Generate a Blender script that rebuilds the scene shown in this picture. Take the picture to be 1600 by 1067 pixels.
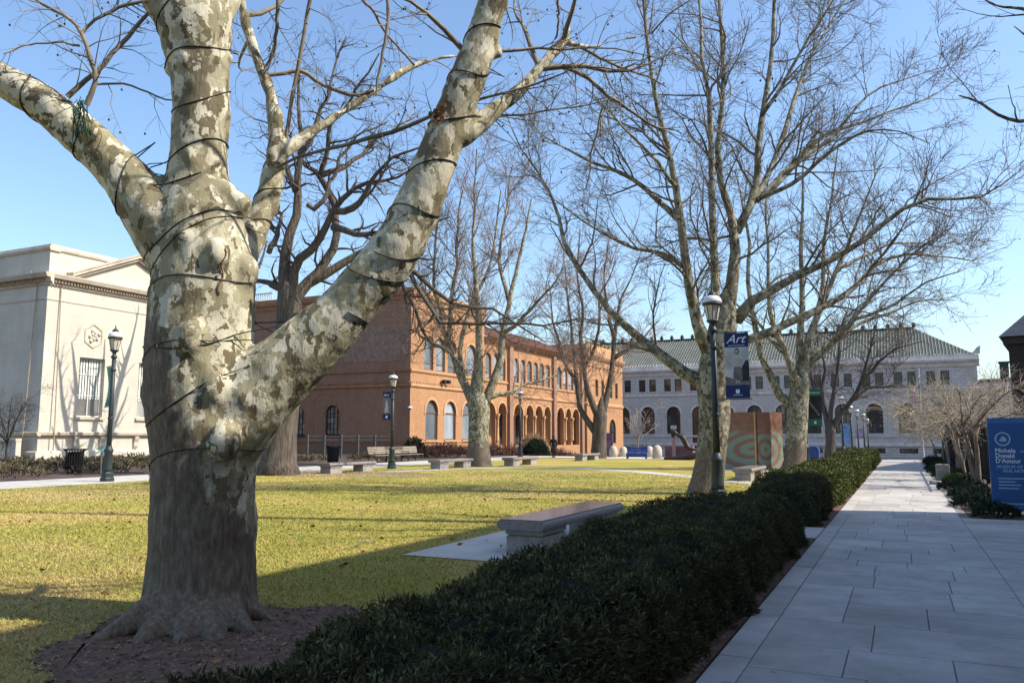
import bpy, bmesh, math, random
import numpy as np
from mathutils import Vector, Matrix, noise
from mathutils.bvhtree import BVHTree

sc = bpy.context.scene
for o in list(bpy.data.objects):
    bpy.data.objects.remove(o)
col = sc.collection
R = math.radians

# ------------------------------------------------------------------ camera
FPX, HORIZON, VPX, EYE = 1258.0, 682.0, 1410.0, 1.6      # photograph pixels (1600 x 1067)
PITCH = math.atan((HORIZON - 533.5) / FPX)
YAW = math.atan((VPX - 800) / (FPX / math.cos(PITCH)))
cam_d = bpy.data.cameras.new('camera')
cam_d.sensor_width = 36.0
cam_d.lens = FPX / 1600 * 36
cam_d.clip_start = 0.05
cam_d.clip_end = 3000
cam = bpy.data.objects.new('camera', cam_d)
cam.location = (0, 0, EYE)
cam.rotation_euler = (math.pi / 2 + PITCH, 0, YAW)
col.objects.link(cam)
sc.camera = cam

# ------------------------------------------------------------------ light
SUN_EL, SUN_AZ = 44.0, 13.0          # azimuth measured from +X towards +Y
w = bpy.data.worlds.new('World')
sc.world = w
w.use_nodes = True
wn = w.node_tree.nodes
bg = wn['Background']
sky = wn.new('ShaderNodeTexSky')
sky.sky_type = 'NISHITA'
sky.sun_disc = False
sky.sun_elevation = R(SUN_EL)
sky.sun_rotation = R(90 - SUN_AZ)
sky.altitude = 20
sky.air_density = 1.2
sky.dust_density = 1.3
sky.ozone_density = 4.6
w.node_tree.links.new(sky.outputs[0], bg.inputs[0])
bg.inputs[1].default_value = 0.12
sd = bpy.data.lights.new('sun', 'SUN')
sd.energy = 3.4
sd.angle = R(0.55)
sd.color = (1.0, 0.93, 0.82)
sun = bpy.data.objects.new('sun', sd)
to_sun = Vector((math.cos(R(SUN_EL)) * math.cos(R(SUN_AZ)), math.cos(R(SUN_EL)) * math.sin(R(SUN_AZ)), math.sin(R(SUN_EL))))
sun.rotation_euler = to_sun.to_track_quat('Z', 'Y').to_euler()
sun.location = (30, 0, 40)
col.objects.link(sun)
sc.view_settings.view_transform = 'Standard'
sc.view_settings.look = 'None'
sc.view_settings.gamma = 1
sc.view_settings.use_curve_mapping = False
sc.view_settings.exposure = 1.05

# ------------------------------------------------------------------ layout helpers (photograph pixel + known plane -> place in the world)
_cp, _sp, _cy, _sy = math.cos(PITCH), math.sin(PITCH), math.cos(YAW), math.sin(YAW)
FWD = np.array([-_sy * _cp, _cy * _cp, _sp])
RGT = np.array([_cy, _sy, 0.0])
UPV = np.cross(RGT, FWD)
CAM = np.array([0, 0, EYE])
def ray(px, py): return FWD + RGT * (px - 800) / FPX - UPV * (py - 533.5) / FPX
def G(px, py, z=0.0):
    d = ray(px, py); return CAM + d * ((z - EYE) / d[2])
def atD(px, py, D): return CAM + ray(px, py) * D
def atY(px, py, Y):
    d = ray(px, py); return CAM + d * (Y / d[1])
def depth(p): return float((np.array(p, float) - CAM) @ FWD)
def tz(y):                                   # the ground falls away beyond the lawn
    return -min(1.7, max(0.0, (y - 62) * 0.05))

# ------------------------------------------------------------------ materials
MATS = {}
def new_mat(name):
    m = bpy.data.materials.new(name); m.use_nodes = True
    nt = m.node_tree; b = nt.nodes['Principled BSDF']
    MATS[name] = m
    return m, nt, b
def N(nt, t, **k):
    n = nt.nodes.new(t)
    for a, v in k.items():
        if a == 'inp':
            for i, x in v.items(): n.inputs[i].default_value = x
        else: setattr(n, a, v)
    return n
def coords(nt, kind='Object'):
    if kind == 'World':
        return N(nt, 'ShaderNodeNewGeometry').outputs['Position']
    return N(nt, 'ShaderNodeTexCoord').outputs[kind]
def mapping(nt, src, scale=(1, 1, 1), rot=(0, 0, 0)):
    mp = N(nt, 'ShaderNodeMapping'); mp.inputs['Scale'].default_value = scale; mp.inputs['Rotation'].default_value = rot
    nt.links.new(src, mp.inputs[0]); return mp.outputs[0]
def ramp(nt, fac, stops, interp='LINEAR'):
    r = N(nt, 'ShaderNodeValToRGB'); cr = r.color_ramp; cr.interpolation = interp
    while len(cr.elements) < len(stops): cr.elements.new(0.5)
    for e, (p, c) in zip(cr.elements, stops):
        e.position = p; e.color = (c[0], c[1], c[2], 1) if not isinstance(c, (int, float)) else (c, c, c, 1)
    nt.links.new(fac, r.inputs[0]); return r.outputs[0]
def mix(nt, fac, a, b, mode='MIX'):
    m = N(nt, 'ShaderNodeMix', data_type='RGBA', blend_type=mode)
    for i, v in ((0, fac), (6, a), (7, b)):
        if hasattr(v, 'is_linked') or isinstance(v, bpy.types.NodeSocket): nt.links.new(v, m.inputs[i])
        elif isinstance(v, (int, float)): m.inputs[i].default_value = v if i == 0 else (v, v, v, 1)
        else: m.inputs[i].default_value = (v[0], v[1], v[2], 1)
    return m.outputs[2]
def noise_tex(nt, vec, scale, detail=4, rough=0.55, dist=0.0):
    n = N(nt, 'ShaderNodeTexNoise'); n.inputs['Scale'].default_value = scale; n.inputs['Detail'].default_value = detail
    n.inputs['Roughness'].default_value = rough; n.inputs['Distortion'].default_value = dist
    nt.links.new(vec, n.inputs['Vector']); return n.outputs[0]
def bump(nt, b, h, strength=0.3, dist=0.02, prev=None):
    n = N(nt, 'ShaderNodeBump'); n.inputs['Strength'].default_value = strength; n.inputs['Distance'].default_value = dist
    nt.links.new(h, n.inputs['Height'])
    if prev is not None: nt.links.new(prev, n.inputs['Normal'])
    nt.links.new(n.outputs[0], b.inputs['Normal']); return n.outputs[0]
def setc(b, c, nt=None):
    if isinstance(c, bpy.types.NodeSocket): nt.links.new(c, b.inputs['Base Color'])
    else: b.inputs['Base Color'].default_value = (c[0], c[1], c[2], 1)

def M(name, base, rough=0.8, var=0.25, scale=4.0, bmp=0.0, bscale=60.0, metal=0.0, spec=0.3, kind='World', grime=None):
    """plain procedural surface: base colour varied by two noises, fine relief"""
    m, nt, b = new_mat(name)
    v = coords(nt, kind)
    n1 = noise_tex(nt, v, scale, 5, 0.6)
    lo = [max(0, c * (1 - var)) for c in base]; hi = [min(1, c * (1 + var)) for c in base]
    c = ramp(nt, n1, [(0.3, lo), (0.7, hi)])
    if grime:
        n2 = noise_tex(nt, mapping(nt, v, (1, 1, 0.25)), scale * 0.4, 6, 0.7)
        c = mix(nt, ramp(nt, n2, [(0.48, 0.0), (0.75, 0.75)]), c, grime)
    setc(b, c, nt)
    b.inputs['Roughness'].default_value = rough; b.inputs['Metallic'].default_value = metal
    b.inputs['Specular IOR Level'].default_value = spec
    if bmp: bump(nt, b, noise_tex(nt, v, bscale, 3, 0.6), bmp, 0.01)
    return m

def bark_material(name, dark_h, pale=1.0, side=None):
    """plane tree bark: cream and olive plates higher up, dark unpeeled bark below dark_h (height in metres)"""
    m, nt, b = new_mat(name)
    v = coords(nt, 'World')
    vs = mapping(nt, v, (1.0, 1.0, 0.55))
    # jigsaw of flaked plates: Voronoi cells with frayed edges, each cell one tone
    w1 = N(nt, 'ShaderNodeTexNoise'); w1.inputs['Scale'].default_value = 7.0; w1.inputs['Detail'].default_value = 5; w1.inputs['Roughness'].default_value = 0.62; nt.links.new(v, w1.inputs['Vector'])
    def cells(scale, amp, off):
        wv = N(nt, 'ShaderNodeVectorMath', operation='MULTIPLY_ADD'); nt.links.new(w1.outputs['Color'], wv.inputs[0]); wv.inputs[1].default_value = (amp, amp, amp * .8)
        o2 = N(nt, 'ShaderNodeVectorMath', operation='ADD'); nt.links.new(vs, o2.inputs[0]); o2.inputs[1].default_value = (off, off, off); nt.links.new(o2.outputs[0], wv.inputs[2])
        vo = N(nt, 'ShaderNodeTexVoronoi', feature='F1'); vo.inputs['Scale'].default_value = scale; nt.links.new(wv.outputs[0], vo.inputs['Vector'])
        sc_ = N(nt, 'ShaderNodeSeparateColor'); nt.links.new(vo.outputs['Color'], sc_.inputs[0]); return sc_.outputs[0]
    p = pale
    ca, cb_ = cells(8.5, .34, 0), cells(17.0, .22, 3.7)
    plates = ramp(nt, ca, [(0.0, (0.20 * p, 0.17 * p, 0.105 * p)), (0.17, (0.33 * p, 0.295 * p, 0.19 * p)), (0.42, (0.40 * p, 0.365 * p, 0.245 * p)), (0.62, (0.47 * p, 0.44 * p, 0.31 * p)), (0.76, (0.70 * p, 0.66 * p, 0.52 * p))], 'CONSTANT')
    fl1 = ramp(nt, cb_, [(0.0, 1.0), (0.10, 0.0), (0.90, 0.0)], 'CONSTANT'); fl2 = ramp(nt, cb_, [(0.0, 0.0), (0.86, 1.0)], 'CONSTANT')
    upper = mix(nt, fl1, plates, (0.17 * p, 0.14 * p, 0.085 * p)); upper = mix(nt, fl2, upper, (0.66 * p, 0.62 * p, 0.48 * p))
    big = noise_tex(nt, v, 1.3, 3, .5); upper = mix(nt, .5, upper, ramp(nt, big, [(.35, (.74, .72, .64)), (.62, (1.08, 1.07, 1.04))]), 'MULTIPLY')
    fine = noise_tex(nt, v, 38, 5, 0.65)
    upper = mix(nt, 0.4, upper, ramp(nt, fine, [(0.3, (0.60, 0.57, 0.50)), (0.65, (1.0, 1.0, 1.0))]), 'MULTIPLY')
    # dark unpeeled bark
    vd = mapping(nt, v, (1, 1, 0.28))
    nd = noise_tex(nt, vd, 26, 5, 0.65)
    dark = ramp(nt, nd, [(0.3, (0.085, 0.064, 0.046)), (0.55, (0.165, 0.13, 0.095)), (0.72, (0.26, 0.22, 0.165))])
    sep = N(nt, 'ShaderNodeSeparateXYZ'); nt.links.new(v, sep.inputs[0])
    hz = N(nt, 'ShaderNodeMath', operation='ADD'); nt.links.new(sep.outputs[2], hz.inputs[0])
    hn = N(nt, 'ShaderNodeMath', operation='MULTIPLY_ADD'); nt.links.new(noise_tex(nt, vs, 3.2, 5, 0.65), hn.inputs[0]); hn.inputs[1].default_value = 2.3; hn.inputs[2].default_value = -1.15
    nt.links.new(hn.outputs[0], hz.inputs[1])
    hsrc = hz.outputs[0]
    if side:                                   # dark bark reaches higher on one side: (vector, offset)
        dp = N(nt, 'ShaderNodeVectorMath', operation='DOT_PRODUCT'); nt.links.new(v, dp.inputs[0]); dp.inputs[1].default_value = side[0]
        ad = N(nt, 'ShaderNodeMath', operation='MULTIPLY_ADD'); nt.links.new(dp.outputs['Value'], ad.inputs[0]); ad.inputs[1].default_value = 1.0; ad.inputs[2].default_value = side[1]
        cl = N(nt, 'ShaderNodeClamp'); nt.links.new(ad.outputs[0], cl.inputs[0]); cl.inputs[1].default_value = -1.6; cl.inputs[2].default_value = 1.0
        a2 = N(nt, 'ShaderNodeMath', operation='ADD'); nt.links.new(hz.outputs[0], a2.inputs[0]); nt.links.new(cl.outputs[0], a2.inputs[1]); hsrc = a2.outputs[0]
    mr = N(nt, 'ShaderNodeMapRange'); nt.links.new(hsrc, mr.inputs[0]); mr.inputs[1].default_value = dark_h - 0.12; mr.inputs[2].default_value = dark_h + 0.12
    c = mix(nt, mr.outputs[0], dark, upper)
    setc(b, c, nt)
    b.inputs['Roughness'].default_value = 0.85; b.inputs['Specular IOR Level'].default_value = 0.2
    pl = N(nt, 'ShaderNodeRGBToBW'); nt.links.new(plates, pl.inputs[0])
    h = bump(nt, b, pl.outputs[0], 0.5, 0.012)
    h = bump(nt, b, nd, 0.5, 0.02, h)
    bump(nt, b, fine, 0.22, 0.008, h)
    return m

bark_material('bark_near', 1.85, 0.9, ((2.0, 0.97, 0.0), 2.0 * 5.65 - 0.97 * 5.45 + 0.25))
bark_material('bark_far', 1.2, 0.54)
def rough_bark(name, c0, c1):
    m, nt, b = new_mat(name)
    v = coords(nt, 'World'); vd = mapping(nt, v, (1, 1, 0.13))
    nd = noise_tex(nt, vd, 11, 5, 0.6)
    setc(b, ramp(nt, nd, [(0.3, c0), (0.7, c1)]), nt)
    b.inputs['Roughness'].default_value = 0.95
    bump(nt, b, nd, 1.0, 0.06)
rough_bark('bark_rough', (0.03, 0.022, 0.017), (0.145, 0.115, 0.085))
rough_bark('bark_dark', (0.022, 0.018, 0.016), (0.085, 0.072, 0.06))
rough_bark('bark_crab', (0.09, 0.07, 0.055), (0.30, 0.235, 0.18))
M('twig_plane', (0.16, 0.132, 0.098), 0.85, 0.4, 3)
M('twig_near', (0.22, 0.185, 0.135), 0.85, 0.4, 3)
M('twig_red', (0.24, 0.165, 0.125), 0.85, 0.35, 3)
M('twig_dark', (0.07, 0.055, 0.045), 0.9, 0.4, 3)
M('twig_crab', (0.36, 0.30, 0.225), 0.8, 0.4, 3)
M('seed', (0.08, 0.055, 0.03), 0.95, 0.3, 9)
M('wire', (0.02, 0.022, 0.02), 0.5, 0.2, 9, spec=0.4)
M('twine', (0.03, 0.085, 0.045), 0.6, 0.4, 20)
M('dead_leaf', (0.26, 0.12, 0.04), 0.8, 0.45, 12)
M('leaf_pale', (0.42, 0.30, 0.17), 0.85, 0.4, 3)

M('cream_trim', (0.50, 0.43, 0.33), 0.85, 0.16, 1.5, grime=(0.30, 0.23, 0.16))
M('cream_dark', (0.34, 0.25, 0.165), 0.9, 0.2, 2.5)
def brick_mat(name, a, b_, mort, sw, sh, ms=0.12):
    m, nt, b = new_mat(name)
    g = coords(nt, 'World'); sp = N(nt, 'ShaderNodeSeparateXYZ'); nt.links.new(g, sp.inputs[0])
    ad = N(nt, 'ShaderNodeMath', operation='ADD'); nt.links.new(sp.outputs[0], ad.inputs[0]); nt.links.new(sp.outputs[1], ad.inputs[1])
    cb = N(nt, 'ShaderNodeCombineXYZ'); nt.links.new(ad.outputs[0], cb.inputs[0]); nt.links.new(sp.outputs[2], cb.inputs[1])
    bt = N(nt, 'ShaderNodeTexBrick'); nt.links.new(cb.outputs[0], bt.inputs['Vector'])
    bt.inputs['Scale'].default_value = 1.0; bt.inputs['Brick Width'].default_value = sw; bt.inputs['Row Height'].default_value = sh
    bt.inputs['Mortar Size'].default_value = sh * ms; bt.inputs['Mortar Smooth'].default_value = 0.3
    bt.inputs['Color1'].default_value = (*a, 1); bt.inputs['Color2'].default_value = (*b_, 1); bt.inputs['Mortar'].default_value = (*mort, 1)
    n1 = noise_tex(nt, g, 0.35, 5, 0.65)
    n2 = noise_tex(nt, mapping(nt, g, (1, 1, 0.2)), 1.6, 5, 0.7)
    c = mix(nt, 0.55, bt.outputs[0], ramp(nt, n1, [(0.3, (0.78, 0.76, 0.74)), (0.7, (1.12, 1.08, 1.04))]), 'MULTIPLY')
    c = mix(nt, 0.35, c, ramp(nt, n2, [(0.35, (0.72, 0.70, 0.68)), (0.6, (1, 1, 1))]), 'MULTIPLY')
    setc(b, c, nt); b.inputs['Roughness'].default_value = 0.9; b.inputs['Specular IOR Level'].default_value = 0.2
    bump(nt, b, bt.outputs[1], -0.35, 0.01)
    return m
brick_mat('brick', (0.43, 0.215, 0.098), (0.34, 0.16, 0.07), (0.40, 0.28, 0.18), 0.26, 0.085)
brick_mat('brick_shade_tone', (0.31, 0.168, 0.112), (0.235, 0.122, 0.082), (0.32, 0.235, 0.17), 0.26, 0.085)  # end wall's copy of brick, its shade worked into a duller colour
brick_mat('library_stone', (0.60, 0.55, 0.52), (0.53, 0.485, 0.455), (0.38, 0.35, 0.33), 1.15, 0.42)
brick_mat('cream', (0.58, 0.54, 0.45), (0.55, 0.51, 0.42), (0.47, 0.42, 0.34), 1.7, 0.64, 0.016)
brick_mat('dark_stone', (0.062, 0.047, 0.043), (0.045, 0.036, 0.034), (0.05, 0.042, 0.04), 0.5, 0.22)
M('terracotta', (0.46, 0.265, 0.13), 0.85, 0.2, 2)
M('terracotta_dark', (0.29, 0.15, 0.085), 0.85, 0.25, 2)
M('roof_tile', (0.15, 0.075, 0.052), 0.85, 0.35, 1.5, 0.4, 5)
M('library_trim', (0.60, 0.55, 0.51), 0.85, 0.15, 1.5, grime=(0.30, 0.27, 0.25))
M('copper_roof', (0.075, 0.082, 0.070), 0.8, 0.3, 0.5)
M('copper_rib', (0.165, 0.178, 0.155), 0.8, 0.3, 0.8)
M('roof_dark', (0.045, 0.048, 0.045), 0.8, 0.3, 1.2)
M('slate', (0.055, 0.065, 0.085), 0.6, 0.3, 2.5)
M('frieze_mural', (0.255, 0.165, 0.125), 0.9, 0.3, 2.2)
def glass(name, c, rough=0.08, var=0.5, sc_=0.9):
    m, nt, b = new_mat(name)
    v = coords(nt, 'World'); n = noise_tex(nt, mapping(nt, v, (1, 1, 0.4)), sc_, 3, 0.5); oi = N(nt, 'ShaderNodeObjectInfo')
    cc = ramp(nt, n, [(0.35, [x * (1 - var) for x in c]), (0.65, [x * (1 + var) for x in c])])
    setc(b, mix(nt, 1.0, cc, ramp(nt, oi.outputs['Random'], [(0.0, 0.45), (0.5, 0.9), (1.0, 1.5)]), 'MULTIPLY'), nt)
    b.inputs['Roughness'].default_value = rough; b.inputs['Specular IOR Level'].default_value = 0.6
glass('glass_pale', (0.23, 0.26, 0.28), 0.12, 0.25)
glass('glass_dark', (0.035, 0.037, 0.04))
glass('glass_warm', (0.13, 0.095, 0.06), 0.12, 0.7)
glass('glass_grey', (0.20, 0.20, 0.19), 0.12, 0.3)
M('frame_dark', (0.035, 0.03, 0.026), 0.6, 0.2)
M('frame_brown', (0.16, 0.075, 0.045), 0.7, 0.2)
M('frame_pale', (0.55, 0.52, 0.46), 0.7, 0.15)
M('curtain', (0.60, 0.62, 0.55), 0.9, 0.25, 4)

M('granite', (0.21, 0.185, 0.175), 0.55, 0.25, 22, 0.08, 70, spec=0.45)
M('granite_top', (0.24, 0.20, 0.19), 0.16, 0.22, 26, 0.02, 40, spec=0.6)
M('granite_far', (0.25, 0.245, 0.24), 0.7, 0.25, 6, 0.08, 40)
M('granite_wall', (0.29, 0.265, 0.245), 0.8, 0.22, 10, 0.1, 50)
M('concrete', (0.47, 0.435, 0.385), 0.85, 0.14, 1.2, 0.06, 40, grime=(0.34, 0.31, 0.27))
M('plaza', (0.53, 0.48, 0.43), 0.85, 0.12, 0.6)
M('bollard_stone', (0.42, 0.37, 0.30), 0.8, 0.15, 5, 0.1, 30)
M('asphalt', (0.06, 0.06, 0.06), 0.9, 0.25, 2)
M('iron_green', (0.022, 0.032, 0.031), 0.5, 0.3, 8, 0.06, 80, spec=0.4)
M('iron_black', (0.014, 0.013, 0.013), 0.55, 0.3, 8)
M('iron_grey', (0.10, 0.105, 0.10), 0.6, 0.2, 5)
M('lamp_white', (0.62, 0.63, 0.62), 0.35, 0.12, 10, spec=0.4)
M('lamp_glass', (0.50, 0.46, 0.38), 0.12, 0.2, 12, spec=0.5)
M('navy', (0.018, 0.03, 0.115), 0.7, 0.12, 4)
M('banner_grey', (0.50, 0.50, 0.49), 0.7, 0.3, 3.2)
M('banner_dark', (0.03, 0.03, 0.03), 0.7, 0.5, 4)
M('banner_mid', (0.17, 0.16, 0.15), 0.7, 0.4, 7)
M('banner_skin', (0.46, 0.42, 0.38), 0.7, 0.25, 8)
M('banner_blue', (0.10, 0.20, 0.36), 0.7, 0.5, 3)
M('banner_mauve', (0.34, 0.25, 0.33), 0.7, 0.5, 3)
M('banner_green', (0.03, 0.17, 0.10), 0.7, 0.15, 3)
M('banner_teal', (0.12, 0.235, 0.18), 0.7, 0.3, 3)
M('white_print', (0.78, 0.79, 0.80), 0.7, 0.05)
M('grey_print', (0.36, 0.46, 0.60), 0.7, 0.05)
M('sign_blue', (0.021, 0.095, 0.27), 0.4, 0.12, 1.6, spec=0.4)
M('sign_edge', (0.055, 0.17, 0.37), 0.5, 0.08)
M('sign_purple', (0.105, 0.055, 0.095), 0.5, 0.1)
M('bench_blue', (0.03, 0.07, 0.30), 0.5, 0.2, 3)
M('purple_stone', (0.17, 0.09, 0.125), 0.7, 0.2, 3)
M('lilac', (0.32, 0.20, 0.25), 0.7, 0.15, 4)
M('bronze', (0.045, 0.032, 0.03), 0.45, 0.4, 4, metal=0.3)
M('wood_slat', (0.26, 0.22, 0.17), 0.8, 0.25, 3)
M('sign_teal', (0.09, 0.30, 0.27), 0.5, 0.25, 5)
M('flag_red', (0.45, 0.035, 0.05), 0.8, 0.15); M('flag_white', (0.7, 0.7, 0.7), 0.8, 0.1); M('flag_blue', (0.03, 0.04, 0.16), 0.8, 0.1)
M('coat', (0.012, 0.012, 0.014), 0.9, 0.3, 9); M('skin', (0.40, 0.24, 0.17), 0.6, 0.1, 20); M('hair', (0.05, 0.033, 0.022), 0.8, 0.3, 30)
M('bare_earth', (0.25, 0.175, 0.105), 0.95, 0.35, 2.5, 0.4, 40)
M('soil', (0.085, 0.058, 0.045), 0.95, 0.45, 3, 0.5, 45)
M('mulch', (0.125, 0.072, 0.050), 0.95, 0.5, 9, 0.7, 50)
M('mulch_chip', (0.25, 0.155, 0.11), 0.95, 0.6, 14)
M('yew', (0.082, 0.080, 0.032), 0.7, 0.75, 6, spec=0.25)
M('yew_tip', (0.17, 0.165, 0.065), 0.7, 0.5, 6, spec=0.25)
M('yew_tip_lit', (0.24, 0.24, 0.075), 0.65, 0.4, 5)  # brighter copy of yew_tip, sunlight put into the tint
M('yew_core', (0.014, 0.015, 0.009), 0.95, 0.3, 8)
M('yew_lit', (0.105, 0.125, 0.03), 0.6, 0.5, 3.5, spec=0.3)  # copy of yew for the sunlit hedges, sunlight put into the green
M('yew_core_lit', (0.03, 0.035, 0.013), 0.95, 0.3, 8)  # brighter copy of yew_core for the sunlit hedges
M('juniper', (0.03, 0.045, 0.026), 0.8, 0.5, 5)
M('juniper_bright', (0.10, 0.15, 0.035), 0.7, 0.4, 5)
M('cover_brown', (0.16, 0.085, 0.06), 0.9, 0.5, 5)
M('cover_olive', (0.12, 0.10, 0.06), 0.9, 0.5, 5)

# lawn: dormant winter grass, yellow-green patches with straw
m, nt, b = new_mat('lawn')
v = coords(nt, 'World')
n1 = noise_tex(nt, v, 0.30, 6, 0.62, 0.6); n2 = noise_tex(nt, mapping(nt, v, (1, 1, 1)), 4.5, 5, 0.7); n3 = noise_tex(nt, v, 55, 4, 0.75)
g_ = ramp(nt, n1, [(0.30, (0.262, 0.248, 0.053)), (0.48, (0.375, 0.319, 0.077)), (0.62, (0.480, 0.355, 0.125)), (0.78, (0.525, 0.360, 0.162))])
g_ = mix(nt, 0.45, g_, ramp(nt, n2, [(0.3, (0.60, 0.68, 0.50)), (0.65, (1.15, 1.1, 1.05))]), 'MULTIPLY')
g_ = mix(nt, 0.5, g_, ramp(nt, n3, [(0.3, (0.5, 0.54, 0.42)), (0.7, (1.25, 1.22, 1.2))]), 'MULTIPLY')
n6 = noise_tex(nt, v, 1.6, 4, 0.6)
g_ = mix(nt, ramp(nt, n6, [(0.56, 0.0), (0.70, 0.5)]), g_, (0.15, 0.19, 0.045))
n5 = noise_tex(nt, v, 0.11, 4, 0.6)
g_ = mix(nt, ramp(nt, n5, [(0.50, 0.0), (0.66, 0.55)]), g_, (0.30, 0.225, 0.125))
setc(b, g_, nt); b.inputs['Roughness'].default_value = 0.95; b.inputs['Specular IOR Level'].default_value = 0.1
bump(nt, b, n3, 0.9, 0.03)
m, nt, b = new_mat('grass_blade')
v = coords(nt, 'World')
n1 = noise_tex(nt, v, 0.30, 6, 0.62, 0.6); n3 = noise_tex(nt, v, 40, 2, 0.6)
g_ = ramp(nt, n1, [(0.30, (0.271, 0.279, 0.050)), (0.48, (0.393, 0.343, 0.077)), (0.62, (0.498, 0.374, 0.132)), (0.78, (0.560, 0.391, 0.177))])
g_ = mix(nt, 0.55, g_, ramp(nt, n3, [(0.35, (0.55, 0.66, 0.45)), (0.62, (1.2, 1.15, 1.15))]), 'MULTIPLY')
setc(b, g_, nt); b.inputs['Roughness'].default_value = 0.8

# granite paving of the walk: every slab its own tone
m, nt, b = new_mat('paving')
v = coords(nt, 'World'); oi = N(nt, 'ShaderNodeObjectInfo')
tone = ramp(nt, oi.outputs['Random'], [(0.0, (0.42, 0.39, 0.355)), (0.5, (0.49, 0.455, 0.42)), (1.0, (0.55, 0.515, 0.48))])
n1 = noise_tex(nt, v, 90, 3, 0.7); n2 = noise_tex(nt, v, 2.4, 6, 0.65); n4 = noise_tex(nt, v, 0.7, 5, 0.65)
c = mix(nt, 0.5, tone, ramp(nt, n1, [(0.3, (0.68, 0.68, 0.68)), (0.7, (1.12, 1.12, 1.12))]), 'MULTIPLY')
c = mix(nt, 0.6, c, ramp(nt, n2, [(0.35, (0.70, 0.68, 0.65)), (0.62, (1.05, 1.05, 1.05))]), 'MULTIPLY')
c = mix(nt, 0.6, c, ramp(nt, n4, [(0.38, (0.72, 0.70, 0.66)), (0.60, (1.05, 1.05, 1.05))]), 'MULTIPLY')
sp_ = noise_tex(nt, v, 7.5, 2, 0.5)
c = mix(nt, ramp(nt, sp_, [(0.70, 0.0), (0.73, 0.45)]), c, (0.16, 0.15, 0.135))
setc(b, c, nt); b.inputs['Roughness'].default_value = 0.8
bump(nt, b, n1, 0.15, 0.006)
M('joint', (0.20, 0.185, 0.165), 0.95, 0.3, 6)

# swirl panel: copper with verdigris rings around an off-centre point of the panel
def swirl(name, cx, cz, sx, sz, freq, tilt):
    m, nt, b = new_mat(name)
    v = coords(nt, 'Object')
    mp = N(nt, 'ShaderNodeMapping', vector_type='TEXTURE'); nt.links.new(v, mp.inputs[0])
    mp.inputs['Location'].default_value = (cx, 0, cz); mp.inputs['Scale'].default_value = (sx, 1e6, sz); mp.inputs['Rotation'].default_value = (0, tilt, 0)
    wa = N(nt, 'ShaderNodeTexWave', wave_type='RINGS', rings_direction='SPHERICAL'); nt.links.new(mp.outputs[0], wa.inputs[0])
    wa.inputs['Scale'].default_value = freq; wa.inputs['Distortion'].default_value = 2.2; wa.inputs['Detail'].default_value = 2
    sp = N(nt, 'ShaderNodeSeparateXYZ'); nt.links.new(v, sp.inputs[0])
    nz = N(nt, 'ShaderNodeMath', operation='MULTIPLY_ADD'); nt.links.new(noise_tex(nt, v, 2.0, 4), nz.inputs[0]); nz.inputs[1].default_value = 0.5; nt.links.new(sp.outputs[2], nz.inputs[2])
    rings = ramp(nt, wa.outputs[0], [(0.28, (0.24, 0.125, 0.075)), (0.52, (0.205, 0.255, 0.20))])
    top = ramp(nt, noise_tex(nt, v, 2.6, 5, 0.6), [(0.3, (0.16, 0.07, 0.045)), (0.7, (0.29, 0.14, 0.085))])
    fade = N(nt, 'ShaderNodeMapRange'); nt.links.new(nz.outputs[0], fade.inputs[0]); fade.inputs[1].default_value = 2.0; fade.inputs[2].default_value = 2.2
    c = mix(nt, fade.outputs[0], rings, top)
    c = mix(nt, 0.4, c, ramp(nt, noise_tex(nt, v, 14, 4, 0.7), [(0.3, (0.6, 0.6, 0.6)), (0.7, (1.2, 1.2, 1.2))]), 'MULTIPLY')
    setc(b, c, nt); b.inputs['Roughness'].default_value = 0.65
swirl('swirl_a', 0.15, 1.0, 1.5, 0.80, 0.62, 0.14)
swirl('swirl_b', 0.45, 0.95, 0.85, 0.85, 0.62, 0.28)

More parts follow.
